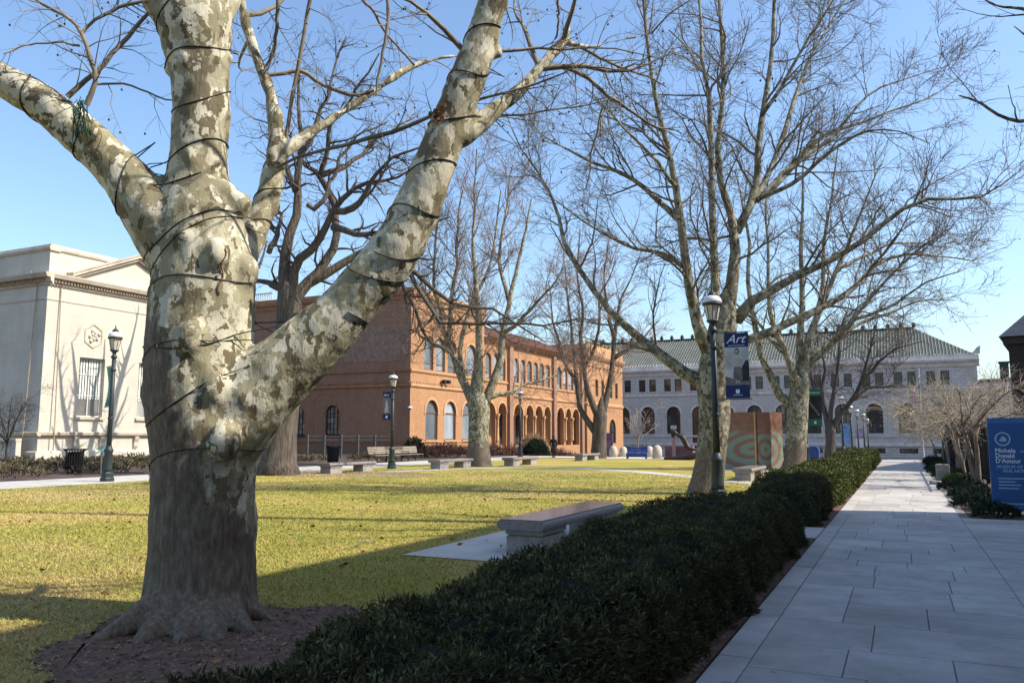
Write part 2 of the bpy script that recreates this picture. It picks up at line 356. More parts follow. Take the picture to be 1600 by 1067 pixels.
# ------------------------------------------------------------------ mesh helpers
class MB:
    def __init__(s): s.v = []; s.f = []
    def quad(s, a, b, c, d):
        n = len(s.v); s.v += [tuple(a), tuple(b), tuple(c), tuple(d)]; s.f.append((n, n + 1, n + 2, n + 3)); return s
    def poly(s, pts):
        n = len(s.v); s.v += [tuple(p) for p in pts]; s.f.append(tuple(range(n, n + len(pts)))); return s
    def box(s, x0, x1, y0, y1, z0, z1, mtx=None):
        n = len(s.v)
        vs = [(x0, y0, z0), (x1, y0, z0), (x1, y1, z0), (x0, y1, z0), (x0, y0, z1), (x1, y0, z1), (x1, y1, z1), (x0, y1, z1)]
        if mtx is not None: vs = [tuple(mtx @ Vector(q)) for q in vs]
        s.v += vs
        s.f += [tuple(n + i for i in q) for q in ((3, 2, 1, 0), (4, 5, 6, 7), (0, 1, 5, 4), (1, 2, 6, 5), (2, 3, 7, 6), (3, 0, 4, 7))]
        return s
    def lathe(s, prof, c=(0, 0, 0), k=16, rot=0.0, sx=1.0, sy=1.0):
        n = len(s.v)
        for r, z in prof:
            for i in range(k):
                a = rot + 2 * math.pi * i / k
                s.v.append((c[0] + r * sx * math.cos(a), c[1] + r * sy * math.sin(a), c[2] + z))
        for j in range(len(prof) - 1):
            for i in range(k):
                s.f.append((n + j * k + i, n + j * k + (i + 1) % k, n + (j + 1) * k + (i + 1) % k, n + (j + 1) * k + i))
        s.f.append(tuple(n + i for i in reversed(range(k))))
        s.f.append(tuple(n + (len(prof) - 1) * k + i for i in range(k)))
        return s
    def tube(s, pts, rad, k=8, cap=True):
        P = np.array(pts, float)[None]; Rr = np.broadcast_to(np.array(rad, float), (len(pts),))[None]
        vs, fs = tubes_arrays(P, Rr, k)
        n = len(s.v); s.v += [tuple(q) for q in vs]; s.f += [tuple(n + i for i in q) for q in fs]
        if cap:
            s.f.append(tuple(n + i for i in reversed(range(k)))); m_ = n + (len(pts) - 1) * k
            s.f.append(tuple(m_ + i for i in range(k)))
        return s
    def prism(s, loop, d):
        """extrude a planar loop of 3D points by vector d"""
        n = len(s.v); k = len(loop); d = np.array(d, float)
        s.v += [tuple(p) for p in loop] + [tuple(np.array(p) + d) for p in loop]
        s.f.append(tuple(n + i for i in reversed(range(k)))); s.f.append(tuple(n + k + i for i in range(k)))
        for i in range(k): s.f.append((n + i, n + (i + 1) % k, n + k + (i + 1) % k, n + k + i))
        return s
    def build(s, name, mat, parent=None, smooth=False, bevel=0.0):
        me = bpy.data.meshes.new(name); me.from_pydata(s.v, [], s.f)
        return finish(name, me, mat, parent, smooth, bevel)

def finish(name, me, mat, parent=None, smooth=False, bevel=0.0):
    bm = bmesh.new(); bm.from_mesh(me); bmesh.ops.recalc_face_normals(bm, faces=bm.faces); bm.to_mesh(me); bm.free()
    me.materials.append(MATS[mat])
    o = bpy.data.objects.new(name, me); col.objects.link(o)
    if parent is not None: o.parent = parent
    if smooth:
        me.polygons.foreach_set('use_smooth', np.ones(len(me.polygons), bool))
    if bevel:
        md = o.modifiers.new('bevel', 'BEVEL'); md.width = bevel; md.segments = 2; md.limit_method = 'ANGLE'
    return o
def np_mesh(name, V, F, mat, parent=None, smooth=False):
    """fast mesh from numpy arrays (F all of one size)"""
    me = bpy.data.meshes.new(name); V = np.ascontiguousarray(V, np.float32); F = np.ascontiguousarray(F, np.int32)
    me.vertices.add(len(V)); me.vertices.foreach_set('co', V.ravel())
    k = F.shape[1]; me.loops.add(F.size); me.loops.foreach_set('vertex_index', F.ravel())
    me.polygons.add(len(F)); me.polygons.foreach_set('loop_start', np.arange(0, F.size, k, dtype=np.int32))
    if smooth: me.polygons.foreach_set('use_smooth', np.ones(len(F), bool))
    me.update(calc_edges=True)
    me.materials.append(MATS[mat])
    o = bpy.data.objects.new(name, me); col.objects.link(o)
    if parent is not None: o.parent = parent
    return o
def tubes_arrays(P, Rr, k):
    """P (T,n,3) centre lines, Rr (T,n) radii -> vertices, quads"""
    T, n, _ = P.shape
    t = np.empty_like(P); t[:, 1:-1] = P[:, 2:] - P[:, :-2]; t[:, 0] = P[:, 1] - P[:, 0]; t[:, -1] = P[:, -1] - P[:, -2]
    t /= np.linalg.norm(t, axis=2, keepdims=True) + 1e-9
    d = np.abs(P[:, -1] - P[:, 0]); ref = np.zeros((T, 3)); ref[np.arange(T), np.argmin(d, axis=1)] = 1
    u = np.cross(t, ref[:, None, :]); u /= np.linalg.norm(u, axis=2, keepdims=True) + 1e-9
    w_ = np.cross(t, u)
    a = np.arange(k) * 2 * np.pi / k
    V = P[:, :, None, :] + Rr[:, :, None, None] * (np.cos(a)[None, None, :, None] * u[:, :, None, :] + np.sin(a)[None, None, :, None] * w_[:, :, None, :])
    idx = np.arange(T * n * k).reshape(T, n, k)
    A = idx[:, :-1]; B = idx[:, 1:]
    F = np.stack([A, np.roll(A, -1, 2), np.roll(B, -1, 2), B], axis=-1).reshape(-1, 4)
    return V.reshape(-1, 3), F
def tubes_obj(name, groups, mat, parent, smooth=True):
    Vs, Fs, off = [], [], 0
    for P, Rr, k in groups:
        if len(P) == 0: continue
        V, F = tubes_arrays(P, Rr, k); Vs.append(V); Fs.append(F + off); off += len(V)
    return np_mesh(name, np.concatenate(Vs), np.concatenate(Fs), mat, parent, smooth)

def tag(o, label=None, cat=None, group=None, kind=None):
    if label: o['label'] = label
    if cat: o['category'] = cat
    if group: o['group'] = group
    if kind: o['kind'] = kind
    return o
def empty(name, loc=(0, 0, 0), rz=0.0):
    o = bpy.data.objects.new(name, None); o.location = loc; o.rotation_euler = (0, 0, rz); o.empty_display_size = 0.2
    col.objects.link(o); return o
def copy_tree(o, parent=None):
    c = o.copy(); col.objects.link(c)
    c.parent = parent
    for ch in list(o.children): copy_tree(ch, c)
    return c
def text(name, s, size, o, right, up, mat, parent=None, shear=0.0, align='LEFT', wx=1.0, ext=0.0015, bold=0.0):
    cu = bpy.data.curves.new(name, 'FONT'); cu.body = s; cu.size = size; cu.shear = shear; cu.align_x = align; cu.extrude = ext; cu.offset = bold
    cu.resolution_u = 3
    tmp = bpy.data.objects.new(name, cu); col.objects.link(tmp)
    dg = bpy.context.evaluated_depsgraph_get(); me = bpy.data.meshes.new_from_object(tmp.evaluated_get(dg))
    bpy.data.objects.remove(tmp)
    r = Vector(right).normalized(); u = Vector(up).normalized(); n = r.cross(u)
    mt = Matrix.Identity(4)
    for i in range(3):
        mt[i][0] = r[i] * wx; mt[i][1] = u[i]; mt[i][2] = n[i]; mt[i][3] = o[i]
    me.transform(mt); me.materials.clear(); me.materials.append(MATS[mat])
    ob = bpy.data.objects.new(name, me); col.objects.link(ob)
    if parent is not None: ob.parent = parent
    return ob

class Frame:
    """a wall plane: origin, along-vector U, outward normal Nn"""
    def __init__(s, o, U, Nn): s.o = np.array(o, float); s.U = np.array(U, float); s.N = np.array(Nn, float)
    def __call__(s, u, z, d=0.0): return s.o + s.U * u + s.N * d + np.array([0, 0, z])
def arch_loop(u0, u1, z0, z1, seg=10, flat=False):
    if flat: return [(u0, z0), (u1, z0), (u1, z1), (u0, z1)]
    r = (u1 - u0) / 2; zc = z1 - r; uc = (u0 + u1) / 2
    return [(u0, z0), (u1, z0)] + [(uc + r * math.cos(math.pi * i / seg), zc + r * math.sin(math.pi * i / seg)) for i in range(seg + 1)]
def wall(name, fr, outline, holes, mat, parent=None, reveal=0.35, thick=None):
    bm = bmesh.new(); edges = []
    for lp in [outline] + holes:
        vs = [bm.verts.new(fr(u, z)) for u, z in lp]
        for i in range(len(vs)): edges.append(bm.edges.new((vs[i], vs[(i + 1) % len(vs)])))
    bmesh.ops.triangle_fill(bm, use_beauty=True, use_dissolve=False, edges=edges)
    for lp in holes:
        k = len(lp); a = [bm.verts.new(fr(u, z)) for u, z in lp]; c = [bm.verts.new(fr(u, z, -reveal)) for u, z in lp]
        for i in range(k): bm.faces.new((a[i], a[(i + 1) % k], c[(i + 1) % k], c[i]))
    me = bpy.data.meshes.new(name); bm.to_mesh(me); bm.free(); me.materials.append(MATS[mat])
    o = bpy.data.objects.new(name, me); col.objects.link(o)
    if parent is not None: o.parent = parent
    return o
def fbox(mb, fr, u0, u1, z0, z1, d0, d1):
    """box on a wall frame"""
    n = len(mb.v)
    mb.v += [tuple(fr(u, z, d)) for d in (d0, d1) for u, z in ((u0, z0), (u1, z0), (u1, z1), (u0, z1))]
    mb.f += [tuple(n + i for i in q) for q in ((3, 2, 1, 0), (4, 5, 6, 7), (0, 1, 5, 4), (1, 2, 6, 5), (2, 3, 7, 6), (3, 0, 4, 7))]
    return mb
def window(fr, u0, u1, z0, z1, parent, gmat, fmat, arch=True, vbars=1, hbars=(0.6,), depth_=0.22, bar=0.07, fw=0.09, sill=None):
    """frame bars as the part, each pane a sub-part"""
    lp = arch_loop(u0, u1, z0, z1, 12, not arch)
    r = (u1 - u0) / 2; zc = z1 - r; uc = (u0 + u1) / 2
    mb = MB(); k = len(lp)
    inner = [(uc + (u - uc) * (1 - fw / r), (z0 + fw) if z <= z0 + 1e-6 else (z if z < zc and arch else (zc + (z - zc) * (1 - fw / r) if arch else z - fw))) for u, z in lp]
    d0, d1 = -depth_ - 0.05, -depth_ + 0.05
    for i in range(k):
        j = (i + 1) % k
        mb.quad(fr(*lp[i], d1), fr(*lp[j], d1), fr(*inner[j], d1), fr(*inner[i], d1))
        mb.quad(fr(*inner[i], d1), fr(*inner[j], d1), fr(*inner[j], d0), fr(*inner[i], d0))
    def top_at(u):
        if not arch: return z1
        x = abs(u - uc); return zc + math.sqrt(max(0, r * r - x * x))
    us = [u0 + (u1 - u0) * (i + 1) / (vbars + 1) for i in range(vbars)]
    for u in us: fbox(mb, fr, u - bar / 2, u + bar / 2, z0, top_at(u) - 0.01, d0, d1 - 0.01)
    zs = [z0 + (z1 - z0) * h for h in hbars]
    for z in zs:
        x = r if z <= zc or not arch else math.sqrt(max(0, r * r - (z - zc) ** 2))
        fbox(mb, fr, uc - x, uc + x, z - bar / 2, z + bar / 2, d0, d1 - 0.004)
    wo = mb.build('window', fmat, parent)
    ue = [u0] + us + [u1]
    for i in range(len(ue) - 1):
        a, c = ue[i], ue[i + 1]; ze = [z0] + zs + [None]
        for j in range(len(ze) - 1):
            b0 = ze[j]
            if ze[j + 1] is not None and (not arch or ze[j + 1] <= zc + 1e-6):
                q = [(a, b0), (c, b0), (c, ze[j + 1]), (a, ze[j + 1])]
            elif ze[j + 1] is None:
                q = [(a, b0), (c, b0)] + [(c + (a - c) * s / 8, max(b0, top_at(c + (a - c) * s / 8))) for s in range(9)]
            else:
                q = [(a, b0), (c, b0)] + [(c + (a - c) * s / 8, max(b0, min(ze[j + 1], top_at(c + (a - c) * s / 8)))) for s in range(9)]
            MB().poly([fr(u, z, -depth_ - 0.02) for u, z in q]).build('pane', gmat, wo)
    if sill:
        fbox(MB(), fr, u0 - 0.12, u1 + 0.12, z0 - 0.18, z0 - 0.002, -0.2, 0.14).build('sill', sill, wo)
    return wo
def course(name, fr, u0, u1, prof, mat, parent):
    """moulding: profile list of (z, d) swept along the wall"""
    mb = MB(); loop = [fr(u0, z, d) for z, d in prof]
    mb.prism(loop, fr.U * (u1 - u0)); return mb.build(name, mat, parent)
def arch_trim(fr, uc, r, zc, wd, mat, parent, name='arch_trim', proud=0.06, legs=0.0, seg=14):
    mb = MB(); pts = []
    for i in range(seg + 1):
        a = math.pi * i / seg; pts.append((uc + math.cos(a), uc, a))
    o = [(uc + (r + wd) * math.cos(math.pi * i / seg), zc + (r + wd) * math.sin(math.pi * i / seg)) for i in range(seg + 1)]
    n_ = [(uc + r * math.cos(math.pi * i / seg), zc + r * math.sin(math.pi * i / seg)) for i in range(seg + 1)]
    if legs:
        o = [(uc + r + wd, zc - legs)] + o + [(uc - r - wd, zc - legs)]; n_ = [(uc + r, zc - legs)] + n_ + [(uc - r, zc - legs)]
    for i in range(len(o) - 1):
        mb.quad(fr(*o[i], proud), fr(*o[i + 1], proud), fr(*n_[i + 1], proud), fr(*n_[i], proud))
        mb.quad(fr(*o[i], proud), fr(*o[i + 1], proud), fr(*o[i + 1], -.02), fr(*o[i], -.02))
        mb.quad(fr(*n_[i], proud), fr(*n_[i + 1], proud), fr(*n_[i + 1], -.02), fr(*n_[i], -.02))
    return mb.build(name, mat, parent)

# ================================================================== SETTING
rng = np.random.default_rng(7)
random.seed(5)
def struct(o): o['kind'] = 'structure'; return o
def sheet(name, x0, x1, y0, y1, dz, mat):
    ys = [y0] + [q for q in (62.0, 96.0) if y0 < q < y1] + [y1]
    mb = MB()
    for a, c in zip(ys[:-1], ys[1:]):
        mb.quad((x0, a, tz(a) + dz), (x1, a, tz(a) + dz), (x1, c, tz(c) + dz), (x0, c, tz(c) + dz))
    return struct(mb.build(name, mat))
def poly_sheet(name, pts, dz, mat):
    return struct(MB().poly([(p[0], p[1], dz) for p in pts]).build(name, mat))

sheet('ground', -900, 900, -300, 2500, -0.012, 'soil')
sheet('lawn', -25.0, -3.3, -12, 57.5, 0.0, 'lawn')
sheet('garden_bed', -48.8, -29.2, -12, 121, 0.0, 'soil')
sheet('walkway', -29.0, -25.0, -12, 57.5, 0.004, 'concrete')
sheet('plaza', -29.0, -3.4, 57.6, 92, 0.004, 'plaza')
sheet('road', -70, 60, 118, 137, -0.003, 'asphalt')
sheet('path', -1.3, 1.1, 62.0, 92, 0.004, 'plaza')
sheet('hedge_bed', -3.25, -1.32, -6, 57.5, 0.006, 'mulch')
# mulch around the big plane tree
mp = [G(40, 1080), G(66, 1040), G(90, 1005), G(150, 975), G(230, 955), G(330, 950), G(420, 948), G(480, 946), G(560, 950), G(600, 962)]
_r = random.Random(77); _q = []
for i in range(len(mp) - 1):
    for k in range(9): _q.append(mp[i] + (mp[i + 1] - mp[i]) * k / 9)
mp = [(p[0] + 0.10 * math.sin(i * .33) + _r.gauss(0, .035), p[1] + 0.08 * math.cos(i * .27) + _r.gauss(0, .035)) for i, p in enumerate(_q)] + [(-2.9, 4.6), (-2.9, -2), (-6.6, -2), (-6.4, 2.5)]
poly_sheet('mulch_bed', mp, 0.008, 'mulch')
# oak and lawn-edge bare earth
def blob(cx, cy, rx, ry, n=26, seed=0):
    r_ = random.Random(seed)
    return [(cx + rx * math.cos(2 * math.pi * i / n) * r_.uniform(.86, 1.1), cy + ry * math.sin(2 * math.pi * i / n) * r_.uniform(.86, 1.1)) for i in range(n)]
poly_sheet('bare_earth', blob(-21.6, 28.4, 4.2, 2.9, 40, 4), 0.003, 'bare_earth')
# crossing walk over the lawn
cw = [G(600, 737), G(700, 733), G(790, 730.5), G(850, 730), G(920, 732), G(1000, 737), G(1085, 745), G(1150, 752), G(1200, 757)]
cwp = np.array([(p[0], p[1]) for p in cw]); tl = np.gradient(cwp, axis=0); tl /= np.linalg.norm(tl, axis=1, keepdims=True); nn = np.stack([-tl[:, 1], tl[:, 0]], 1)
mb = MB()
for i in range(len(cwp) - 1):
    a, c = cwp[i], cwp[i + 1]; e = 0.55
    mb.quad((*(a - nn[i] * e), .006), (*(c - nn[i + 1] * e), .006), (*(c + nn[i + 1] * e), .006), (*(a + nn[i] * e), .006))
struct(mb.build('lawn_walk', 'concrete'))
sheet('bench_slab', -6.2, -3.35, 9.45, 14.9, 0.010, 'concrete')
sheet('hedge_gap_slab', -3.35, -1.31, 13.75, 15.35, 0.014, 'concrete')
sheet('panel_slab', -9.5, -3.4, 39.3, 44.5, 0.007, 'concrete')

# --- the paved walk: slabs one by one
pv = struct(empty('path', (0, 0, 0)))
MB().quad((-1.30, -3, .001), (4.5, -3, .001), (4.5, 18.35, .001), (-1.30, 18.35, .001)).build('joint_bed', 'joint', pv)
MB().quad((-1.30, 18.35, .001), (1.12, 18.35, .001), (1.12, 62, .001), (-1.30, 62, .001)).build('joint_bed', 'joint', pv)
def slab(x0, x1, y0, y1):
    g = 0.003; t = 0.013 + random.uniform(-.002, .002); c = 0.003
    mb = MB(); n = 0
    mb.v = [(x0 + g, y0 + g, 0), (x1 - g, y0 + g, 0), (x1 - g, y1 - g, 0), (x0 + g, y1 - g, 0)]
    tt = [t + random.uniform(-.001, .001) for _ in range(4)]
    mb.v += [(x0 + g + c, y0 + g + c, tt[0]), (x1 - g - c, y0 + g + c, tt[1]), (x1 - g - c, y1 - g - c, tt[2]), (x0 + g + c, y1 - g - c, tt[3])]
    mb.f = [(4, 5, 6, 7), (0, 1, 5, 4), (1, 2, 6, 5), (2, 3, 7, 6), (3, 0, 4, 7)]
    me = bpy.data.meshes.new('slab'); me.from_pydata(mb.v, [], mb.f); me.materials.append(MATS['paving'])
    o = bpy.data.objects.new('slab', me); col.objects.link(o); o.parent = pv
y = 2.4; k = 0
while y < 61.5:
    hgt = random.choice([0.48, 0.5, 0.78, 0.93, 0.93]) if y < 24 else 0.93
    hgt = min(hgt, 62 - y); x = -1.06; first = True
    while x < 0.93:
        ln = random.choice([0.32, 0.5, 0.68, 0.85]) * random.uniform(.9, 1.1) if first else random.uniform(0.55, 0.95)
        if y > 30: ln *= 1.35
        x2 = x + ln
        if x2 > 0.60: x2 = 0.95
        slab(x, x2, y, y + hgt); x = x2; first = False
    y += hgt; k += 1
y = 2.0
while y < 61.5:
    h2 = random.uniform(1.3, 1.7); slab(-1.30, -1.06, y, min(y + h2, 62)); y += h2
y = 4.0
while y < 18.3:
    h2 = min(random.choice([0.5, 0.93, 0.93]), 18.35 - y); x = 0.95
    while x < 4.4:
        x2 = min(4.5, x + random.uniform(0.7, 1.1)); slab(x, x2, y, y + h2); x = x2
    y += h2
sheet('sign_bed', 1.14, 4.6, 18.4, 62, 0.0, 'soil')

# ================================================================== BUILDINGS
# ---------------------------------------------------------------- cream museum
cm = empty('stone_museum', (-49, 33, 0)); cm.location = (0, 0, 0)
tag(cm, 'cream limestone museum with pediment and tall windows at the left edge', 'building')
f1 = Frame((-49, 33.0, 0), (0, 1, 0), (1, 0, 0)); f2 = Frame((-49, 33.0, 0), (-1, 0, 0), (0, -1, 0))
W1 = 12.9
wins = [(2.55, 4.45, 2.9, 6.85), (7.2, 9.1, 2.9, 6.85)]
wall('wall', f1, [(0, -.3), (W1, -.3), (W1, 11.5), (0, 11.5)], [arch_loop(*q, flat=True) for q in wins], 'cream', cm, 0.45)
w2 = [(5.35, 7.3, 2.3, 6.25), (11, 12.9, 2.3, 6.25)]
wall('wall', f2, [(0, -.3), (22, -.3), (22, 11.5), (0, 11.5)], [arch_loop(*q, flat=True) for q in w2], 'cream', cm, 0.45)
MB().poly([f1(0, 12, 0), f1(W1, 12, 0), f1(W1, 12, -22), f1(0, 12, -22)]).build('roof', 'roof_dark', cm)
MB().quad(f1(W1, -.3, 0), f1(W1, 14, 0), f1(W1, 14, -22), f1(W1, -.3, -22)).build('wall', 'cream', cm)
cor = [(11.3, 0.002), (11.3, .10), (11.45, .12), (11.45, .20), (11.72, .26), (11.72, .48), (11.95, .58), (12.02, .58), (12.02, 0.002)]
for fr, L in ((f1, W1), (f2, 22)):
    course('cornice', fr, 0 if fr is f1 else -.58, L, cor, 'cream_trim', cm)
    fbox(MB(), fr, .6 if fr is f1 else 0, L, 12.02, 13.55, -0.6, 0.0).build('parapet', 'cream', cm)
    course('coping', fr, .65 if fr is f1 else -.12, L, [(13.55, -.65), (13.55, .04), (13.62, .10), (13.75, .12), (13.97, .04), (13.97, -.65)], 'cream_trim', cm)
    mb = MB()
    n_ = int(L / 0.22)
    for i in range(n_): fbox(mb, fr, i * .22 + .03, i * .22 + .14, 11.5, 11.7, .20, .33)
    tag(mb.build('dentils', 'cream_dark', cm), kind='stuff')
# pediment
pa = (1.3, 12.05); pb = (11.5, 12.05); pc = (6.4, 14.3)
MB().prism([f1(*pa, .06), f1(*pb, .06), f1(*pc, .06)], (0.06, 0, 0)).build('pediment', 'cream', cm)
for s, (a, c) in enumerate(((pa, pc), (pb, pc))):
    mb = MB(); L = math.hypot(c[0] - a[0], c[1] - a[1]); nx, nz = -(c[1] - a[1]) / L, (c[0] - a[0]) / L
    if nz < 0: nx, nz = -nx, -nz
    for w0, w1_, d in ((-.20, -.02, .34), (-.02, .16, .52), (.16, .24, .58)):
        loop = [f1(a[0] + nx * w0, a[1] + nz * w0, .05), f1(c[0] + nx * w0 * .2, c[1] + w0 / abs(nz), .05), f1(c[0] + nx * w1_ * .0, c[1] + w1_ / abs(nz), .05), f1(a[0] + nx * w1_, a[1] + nz * w1_, .05)]
        mb.prism(loop, (d, 0, 0))
    mb.build('raking_cornice', 'cream_trim', cm)
    mb = MB(); nd = int(L / .22)
    for i in range(2, nd):
        t = i / nd; u, z = a[0] + (c[0] - a[0]) * t - nx * .0, a[1] + (c[1] - a[1]) * t - .30
        fbox(mb, f1, u - .055, u + .055, z, z + .09, .10, .26)
    tag(mb.build('dentils', 'cream_dark', cm), kind='stuff')
MB().prism([f1(pa[0], pa[1], -.1), f1(pb[0], pb[1], -.1), f1(pc[0], pc[1] + .1, -.1)], (-8, 0, 0)).build('roof', 'roof_dark', cm)
for q in wins:
    wo = window(f1, *q, cm, 'glass_grey', 'frame_pale', arch=False, vbars=1, hbars=(0.36, .72), depth_=0.32, sill='cream_trim')
    mb = MB()
    for i in range(9): fbox(mb, f1, q[0] + .1 + i * .2, q[0] + .22 + i * .2, q[2] + 1.2, q[3] - .1, -.31, -.30)
    mb.build('curtain', 'curtain', wo)
for q in w2: window(f2, *q, cm, 'glass_dark', 'frame_brown', arch=False, vbars=1, hbars=(0.36, .72), depth_=0.3, sill='cream_trim')
for fr, uc, zc in ((f1, 3.45, 8.35), (f1, 8.15, 8.35), (f2, 6.3, 8.0)):
    hexo = [(uc + .78 * math.cos(R(60 * i + 30)), zc + .86 * math.sin(R(60 * i + 30))) for i in range(6)]
    hexi = [(uc + .66 * math.cos(R(60 * i + 30)), zc + .74 * math.sin(R(60 * i + 30))) for i in range(6)]
    mb = MB()
    for i in range(6):
        j = (i + 1) % 6
        mb.quad(fr(*hexo[i], .05), fr(*hexo[j], .05), fr(*hexi[j], .05), fr(*hexi[i], .05))
        mb.quad(fr(*hexo[i], .05), fr(*hexo[j], .05), fr(*hexo[j], 0), fr(*hexo[i], 0)); mb.quad(fr(*hexi[i], .05), fr(*hexi[j], .05), fr(*hexi[j], 0), fr(*hexi[i], 0))
    md_ = mb.build('medallion', 'cream_trim', cm)
    mb = MB()
    for i in range(9):
        a = i * 2.4; rr = .12 + .04 * i
        c_ = fr(uc + rr * math.cos(a), zc + rr * math.sin(a), .02)
        mb.lathe([(.02, -.14), (.12, -.06), (.12, .06), (.02, .14)], c_, 7)
    mb.build('relief', 'cream', md_, True)
for fr, L in ((f1, W1), (f2, 22)):
    course('ledge', fr, 0 if fr is f1 else -.30, L, [(1.62, 0.003), (1.62, .16), (1.70, .26), (1.86, .30), (1.90, .26), (1.90, 0.003)], 'cream_trim', cm)
    course('plinth', fr, 0 if fr is f1 else -.22, L, [(-.3, 0.003), (-.3, .22), (.62, .22), (.70, .14), (.70, 0.003)], 'cream', cm)
for q in wins:
    for u in (q[0] - .02, q[1] + .02):
        mb = MB(); mb.prism([f1(u - .16, z, d) for z, d in ((.78, 0.004), (.78, .08), (.95, .16), (1.2, .13), (1.45, .24), (1.61, .26), (1.61, 0.004))], (0, .32, 0)); mb.build('console', 'cream_trim', cm)
for fr, u, z0 in ((f1, .85, .7), (f2, .95, .7)):
    mb = MB(); mb.tube([fr(u, z0, .34), fr(u, 1.5, .34), fr(u, 2.0, .34), fr(u, 11.2, .08), fr(u, 12.2, .62)], .035, 6); mb.build('downpipe', 'cream_dark', cm)
course('string_course', f1, 0, W1, [(10.35, .003), (10.35, .04), (10.42, .04), (10.42, .003)], 'cream_trim', cm)
course('string_course', f2, 0, 22, [(10.35, .003), (10.35, .04), (10.42, .04), (10.42, .003)], 'cream_trim', cm)
# balustrade in front of the shaded side
bl = empty('balustrade', (-51.2, 32.2, 0)); tag(bl, 'cream stone balustrade with turned balusters at lower left corner of museum', 'balustrade')
mb = MB(); mb.box(-2.3, 1.6, -.2, .2, 1.28, 1.48); mb.build('rail', 'cream_trim', bl, bevel=.03)
mb = MB(); mb.box(-2.3, 1.6, -.18, .18, 0.0, .42); mb.build('base', 'cream', bl)
MB().box(1.15, 1.6, -.17, .17, .42, 1.28).build('pier', 'cream', bl)
bal = MB().lathe([(.13, 0), (.13, .06), (.07, .10), (.15, .32), (.13, .42), (.06, .62), (.05, .68), (.09, .74), (.11, .80), (.13, .80), (.13, .86)], (0, 0, .42), 12)
b0 = bal.build('baluster', 'cream', bl, True)
for i in range(6):
    b_ = b0 if i == 0 else b0.copy()
    if i: col.objects.link(b_); b_.parent = bl
    b_.location = (.82 - .46 * i, 0, 0)

# ---------------------------------------------------------------- brick museum
bk = empty('brick_museum', (0, 0, 0)); tag(bk, 'long orange brick museum with arched windows and an arcaded loggia', 'building')
fA = Frame((-40, 61.8, 0), (0, 1, 0), (1, 0, 0)); fS = Frame((-40, 61.8, 0), (-1, 0, 0), (0, -1, 0))
LA = 14.4
g1 = [(c - 1.1, c + 1.1, 1.28, 5.05) for c in (3.75, 7.25, 10.8)]
g2 = [(2.25, 3.95, 7.85, 11.1), (4.45, 6.15, 7.85, 11.1), (6.65, 8.35, 7.85, 11.1), (10.4, 12.6, 7.85, 11.1)]
wall('wall', fA, [(0, -1), (LA, -1), (LA, 14.6), (0, 14.6)], [arch_loop(*q, 12) for q in g1 + g2], 'brick', bk, 0.4)
for q in g1:
    window(fA, *q, bk, 'glass_pale', 'frame_brown', True, 0, (0.68,), .22, .12, .10, sill='terracotta')
    arch_trim(fA, (q[0] + q[1]) / 2, 1.1, q[3] - 1.1, .26, 'terracotta', bk, legs=.25)
for q in g2:
    window(fA, *q, bk, 'glass_pale', 'frame_brown', True, 0, (0.2,), .22, .08, .10)
    arch_trim(fA, (q[0] + q[1]) / 2, (q[1] - q[0]) / 2, q[3] - (q[1] - q[0]) / 2, .2, 'terracotta', bk, legs=.15)
s1 = [(-49.6 + 40, 0, 1.55, 4.6)]
sw = [(7.85, 9.55, 1.75, 4.55), (12.05, 13.75, 1.75, 4.55)]
SWT = wall('wall', fS, [(0, -1), (26, -1), (26, 14.6), (0, 14.6)], [arch_loop(*q, 12) for q in sw], 'brick_shade_tone', bk, 0.35)
for q in sw:
    window(fS, *q, bk, 'glass_grey', 'frame_dark', True, 3, (0.2, .4, .6, .72), .22, .06, .12, sill='frame_dark')
    arch_trim(fS, (q[0] + q[1]) / 2, .86, q[3] - .85, .2, 'brick_shade_tone', bk, proud=.05)
arch_trim(fS, 9.6, 1.35, 4.4, .10, 'terracotta_dark', bk, 'blind_arch', .05, legs=2.6)
fbox(MB(), fS, 0.3, 9.0, 8.5, 11.9, 0.0, .03).build('frieze', 'frieze_mural', bk)
for fr, L, mt in ((fA, LA, 'terracotta'), (fS, 26, 'terracotta_dark')):  # end wall fS takes the darker trim, shade put into its colour
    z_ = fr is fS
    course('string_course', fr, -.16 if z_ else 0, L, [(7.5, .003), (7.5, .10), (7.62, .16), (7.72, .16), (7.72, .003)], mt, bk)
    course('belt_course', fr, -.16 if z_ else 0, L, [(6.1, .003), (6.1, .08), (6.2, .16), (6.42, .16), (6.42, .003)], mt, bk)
    course('plinth_course', fr, -.08 if z_ else 0, L, [(1.05, .003), (1.05, .08), (1.16, .08), (1.16, .003)], mt, bk)
    course('cornice', fr, -.5 if z_ else .5, L, [(14.2, .003), (14.2, .12), (14.45, .2), (14.6, .42), (14.85, .5), (14.85, -.5), (14.6, -.5), (14.6, .003)], mt, bk)
    mb = MB()
    for i in range(int(L / .3)): fbox(mb, fr, i * .3 + .04, i * .3 + .17, 6.44, 6.62, .0, .10)
    tag(mb.build('dentils', mt, bk), kind='stuff')
course('parapet', fA, .5, LA, [(14.85, .2), (15.25, .2), (15.25, -.5), (14.85, -.5)], 'terracotta', bk)
course('parapet', fS, -.2, 26, [(14.85, .2), (15.25, .2), (15.25, -.5), (14.85, -.5)], 'terracotta_dark', bk)
MB().quad(fA(0, 14.9, 0), fA(LA, 14.9, 0), fA(LA, 14.9, -26), fA(0, 14.9, -26)).build('roof', 'roof_dark', bk)
MB().quad(fA(LA, -1, 0), fA(LA, 14.6, 0), fA(LA, 14.6, -26), fA(LA, -1, -26)).build('wall', 'brick', bk)
rl = MB()
for i in range(28): fbox(rl, fS, 17.0 + i * .25, 17.06 + i * .25, 15.3, 16.1, -.4, -.34)
